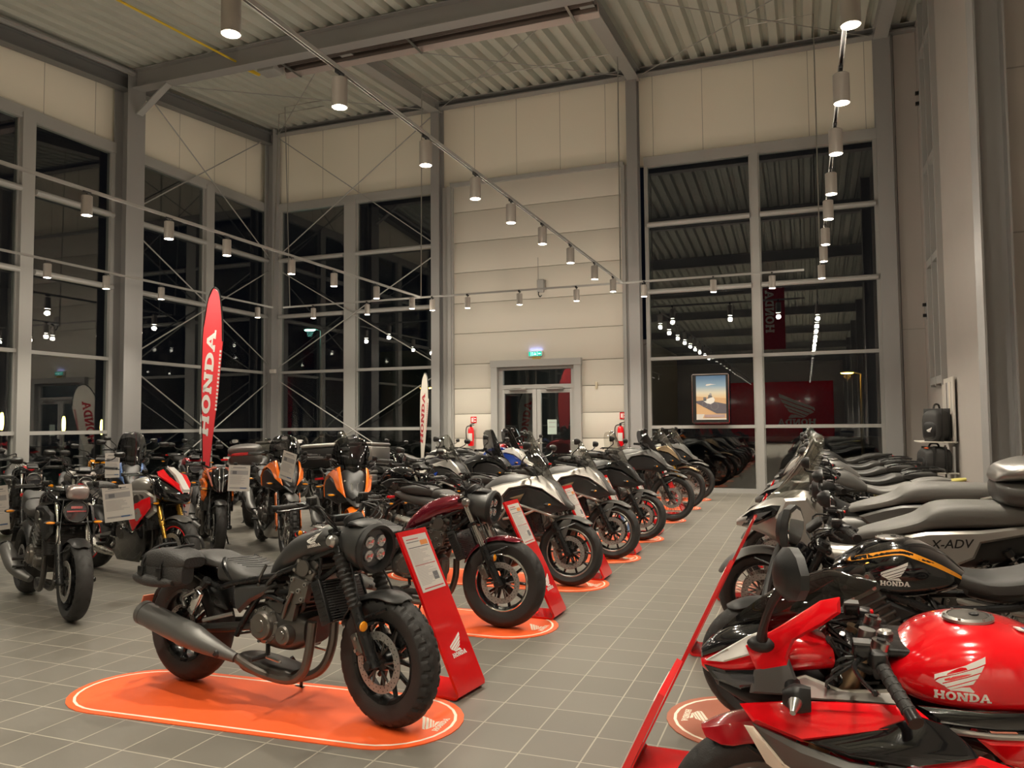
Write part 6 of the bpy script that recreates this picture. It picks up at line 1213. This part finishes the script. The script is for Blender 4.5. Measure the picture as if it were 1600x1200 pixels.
# right side of the aisle
sport('glossy red sports motorcycle in the right foreground', (-.12, 2.47), 181, lean=-4)
naked('gloss black motorcycle with an orange tank line behind the red sports motorcycle', (-.22, 4.12), 181, blk_gloss, blk, emb=white_p, forkc=blk_sat)
scooter('silver adventure scooter with a large top box, right of the aisle', (-.3, 5.75), 181, silver, blk, box=(mattgrey, alu, blk_sat), txt='X-ADV')
scooter('dark grey adventure scooter without a top box, behind the silver one', (-.27, 7.4), 181, mattgrey, blk)
naked('grey motorcycle with a dull yellow side strip, behind the dark grey scooter', (-.3, 9.0), 182, mattgrey, blk, tailc=yellowp, seatc=seatg, low=True)
adv('touring motorcycle with a red strip and a rear rack, right of the aisle', (-.3, 10.6), 181, crimson, mattgrey, sch=.05)
adv('silver touring motorcycle with a tall clear screen, third from the far end on the right', (-.35, 12.15), 180, silver, blk, sch=.1)
adv('black touring motorcycle, second from the far end right of the aisle', (-.3, 13.8), 180, blk_gloss, blk, sch=.04)
naked('dark motorcycle at the far end right of the aisle by the window', (-.3, 15.5), 180, mattgrey, blk)
for i, (x, y) in enumerate(((-.73, 1.95), (-.73, 3.5), (-.73, 5.3), (-.73, 6.95), (-.73, 8.6))):
    price_stand(x, y, -1, 'red price stand seen edge-on right of the aisle, ' + ['nearest and cut by the bottom edge', 'second from the camera', 'third from the camera', 'fourth from the camera', 'fifth from the camera'][i], seed=i+11)
for i, (x, y) in enumerate(((.45, 2.3), (.42, 4.12), (.42, 5.82), (.42, 7.45))):
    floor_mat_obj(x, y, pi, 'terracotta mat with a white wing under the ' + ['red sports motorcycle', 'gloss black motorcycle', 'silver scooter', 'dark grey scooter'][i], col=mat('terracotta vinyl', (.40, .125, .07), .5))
# the crowd on the left
naked('black naked motorcycle with a round headlight at the left edge', (-5.35, 4.52), -26, blk_gloss, blk, forkc=chrome, cowl=mat('mauve grey metal', (.34, .29, .28), .25, metal=.7), hcol=blk_gloss, ring=greyp, mirrors=False)
naked('red, white and grey sports naked motorcycle with gold forks and a red front rim', (-5.75, 6.0), -12, silver, mattgrey, style='sport', forkc=gold, usd=True, lipc=red, shroud=silver, tailc=silver, mirrors=False)
naked('orange and black naked motorcycle with an angular pink-edged headlight', (-6.5, 7.42), -42, blk_gloss, blk, style='ktm', shroud=orange, forkc=blk_sat, mirrors=False, tankc=orange)
adv('tall orange and black adventure motorcycle with knobbly tyres and orange fork guards', (-5.52, 7.42), -42, orange, blk, kind='off', knob=True, guards=orange, scr=scr_smoke, dark=True, mirrors=False)
adv('black and orange motorcycle behind the handlebar of the foreground motorcycle', (-3.98, 6.3), -50, orange, blk, kind='off', scr=scr_smoke, dark=True, mirrors=False)
adv('silver touring enduro with red and blue stripes, crash bar and aluminium top box', (-4.3, 9.75), -8, silver, blk, crash=alu, boxes=(alu, alu, 'square'), cases=alu, sch=.04, third=blue)
naked('black motorcycle with a raised tail just behind the burgundy-tanked motorcycle', (-4.0, 8.15), -12, blk_gloss, blk, low=True)
adv('touring motorcycle with a dark dome screen, right of the silver touring enduro', (-4.2, 11.2), -3, blk_gloss, blk, scr=scr_smoke, sch=.1)
adv('blue, white and red rally motorcycle with gold forks', (-4.4, 12.6), 0, white, blue, kind='off', third=blue, gold_f=True, scr=scr_smoke, dark=True, noseC=white, sch=.04)
adv('black motorcycle with a clear screen in front of the double door', (-4.5, 13.9), 0, blk_gloss, blk, sch=.05)
adv('red adventure motorcycle with a dark screen left of the fire extinguisher', (-5.3, 15.3), 0, crimson, blk, kind='off', third=crimson, scr=scr_smoke, sch=.05)
def rear_at(bx, by, h): return (bx+1.75*cos(R(h)), by+1.75*sin(R(h)))
adv('touring motorcycle with a large black top box with a pale lid', rear_at(-6.3, 9.3, 120), 120, blk_gloss, blk, boxes=(blk, alu, 'square'), sch=.05)
adv('motorcycle with a rounded grey and red top box on its rear', rear_at(-7.6, 9.35, 120), 120, blk_gloss, blk, boxes=(mattgrey, mattgrey, 'round'))
adv('touring motorcycle with a pale aluminium top box, left of the black-boxed one', rear_at(-8.7, 11.4, 105), 105, mattgrey, blk, boxes=(alu, alu, 'square'))
naked('black naked motorcycle with a white tail, right of the red flag', rear_at(-10.2, 11.9, 110), 110, blk_gloss, white, tailc=white)
naked('old-style motorcycle with a red-striped black tank against the left windows', (-9.2, 7.15), -27, blk_gloss, blk, stripec=red, style='classic', forkc=chrome, upright=True)
naked('cafe racer with a polished grey tank, behind the round-headlight motorcycle', (-7.8, 6.7), -32, silver, blk, style='classic', tankc=silver)
naked('motorcycle with an amber-orange tank by the left windows', (-10.3, 9.1), -40, yorange, blk, style='classic', tankc=yorange)
adv('motorcycle with a pale blue tank and a tall smoked screen', (-8.5, 8.0), -40, bluegrey, blk, scr=scr_smoke, sch=.12)
naked('dark red motorcycle behind the red feather flag', (-9.2, 9.95), -40, crimson, blk)
naked('black roadster at the far left, cut by the left edge of the picture', (-7.5, 5.2), -25, blk_gloss, blk)
naked('white-seated motorcycle beside the foot of the white flag', (-6.5, 14.4), 0, white, blk)
naked('black motorcycle deep in the crowd, between two top-boxed motorcycles', (-6.9, 12.9), 0, blk_gloss, blk)
adv('grey touring motorcycle against the back windows left of the white flag', (-9.4, 15.2), 10, mattgrey, blk, sch=.06)
naked('black motorcycle in the back left corner', (-11.7, 13.0), -20, blk_gloss, blk)
adv('dark touring motorcycle against the left windows behind the aluminium top box', (-11.2, 10.6), -30, blk_gloss, blk, scr=scr_smoke)
for a in ((-5.95, 5.50, .80, 40, 'large price sheet hung on the sports naked motorcycle', .25, .33, 3, R(-6)), (-8.5, 7.75, 1.0, 50, 'small price sheet behind the large one, left of the blue tank', .17, .32, 5, 0), (-6.02, 7.22, .91, 38, 'price sheet on the tall orange adventure motorcycle', .23, .29, 7, R(3)), (-7.2, 5.25, .74, 60, 'price sheet cut by the left edge of the picture', .2, .42, 9, R(-4)), (-6.24, 6.6, .72, 5, 'narrow tilted price sheet beside the orange naked motorcycle', .2, .31, 11, R(10)), (-5.27, 7.1, 1.06, -8, 'narrow price sheet beside the headlight of the tall orange motorcycle', .2, .31, 13, R(14))):
    hang_sheet(a[0], a[1], a[2], R(a[3]), a[4], 0, a[5], a[6], a[7], a[8])
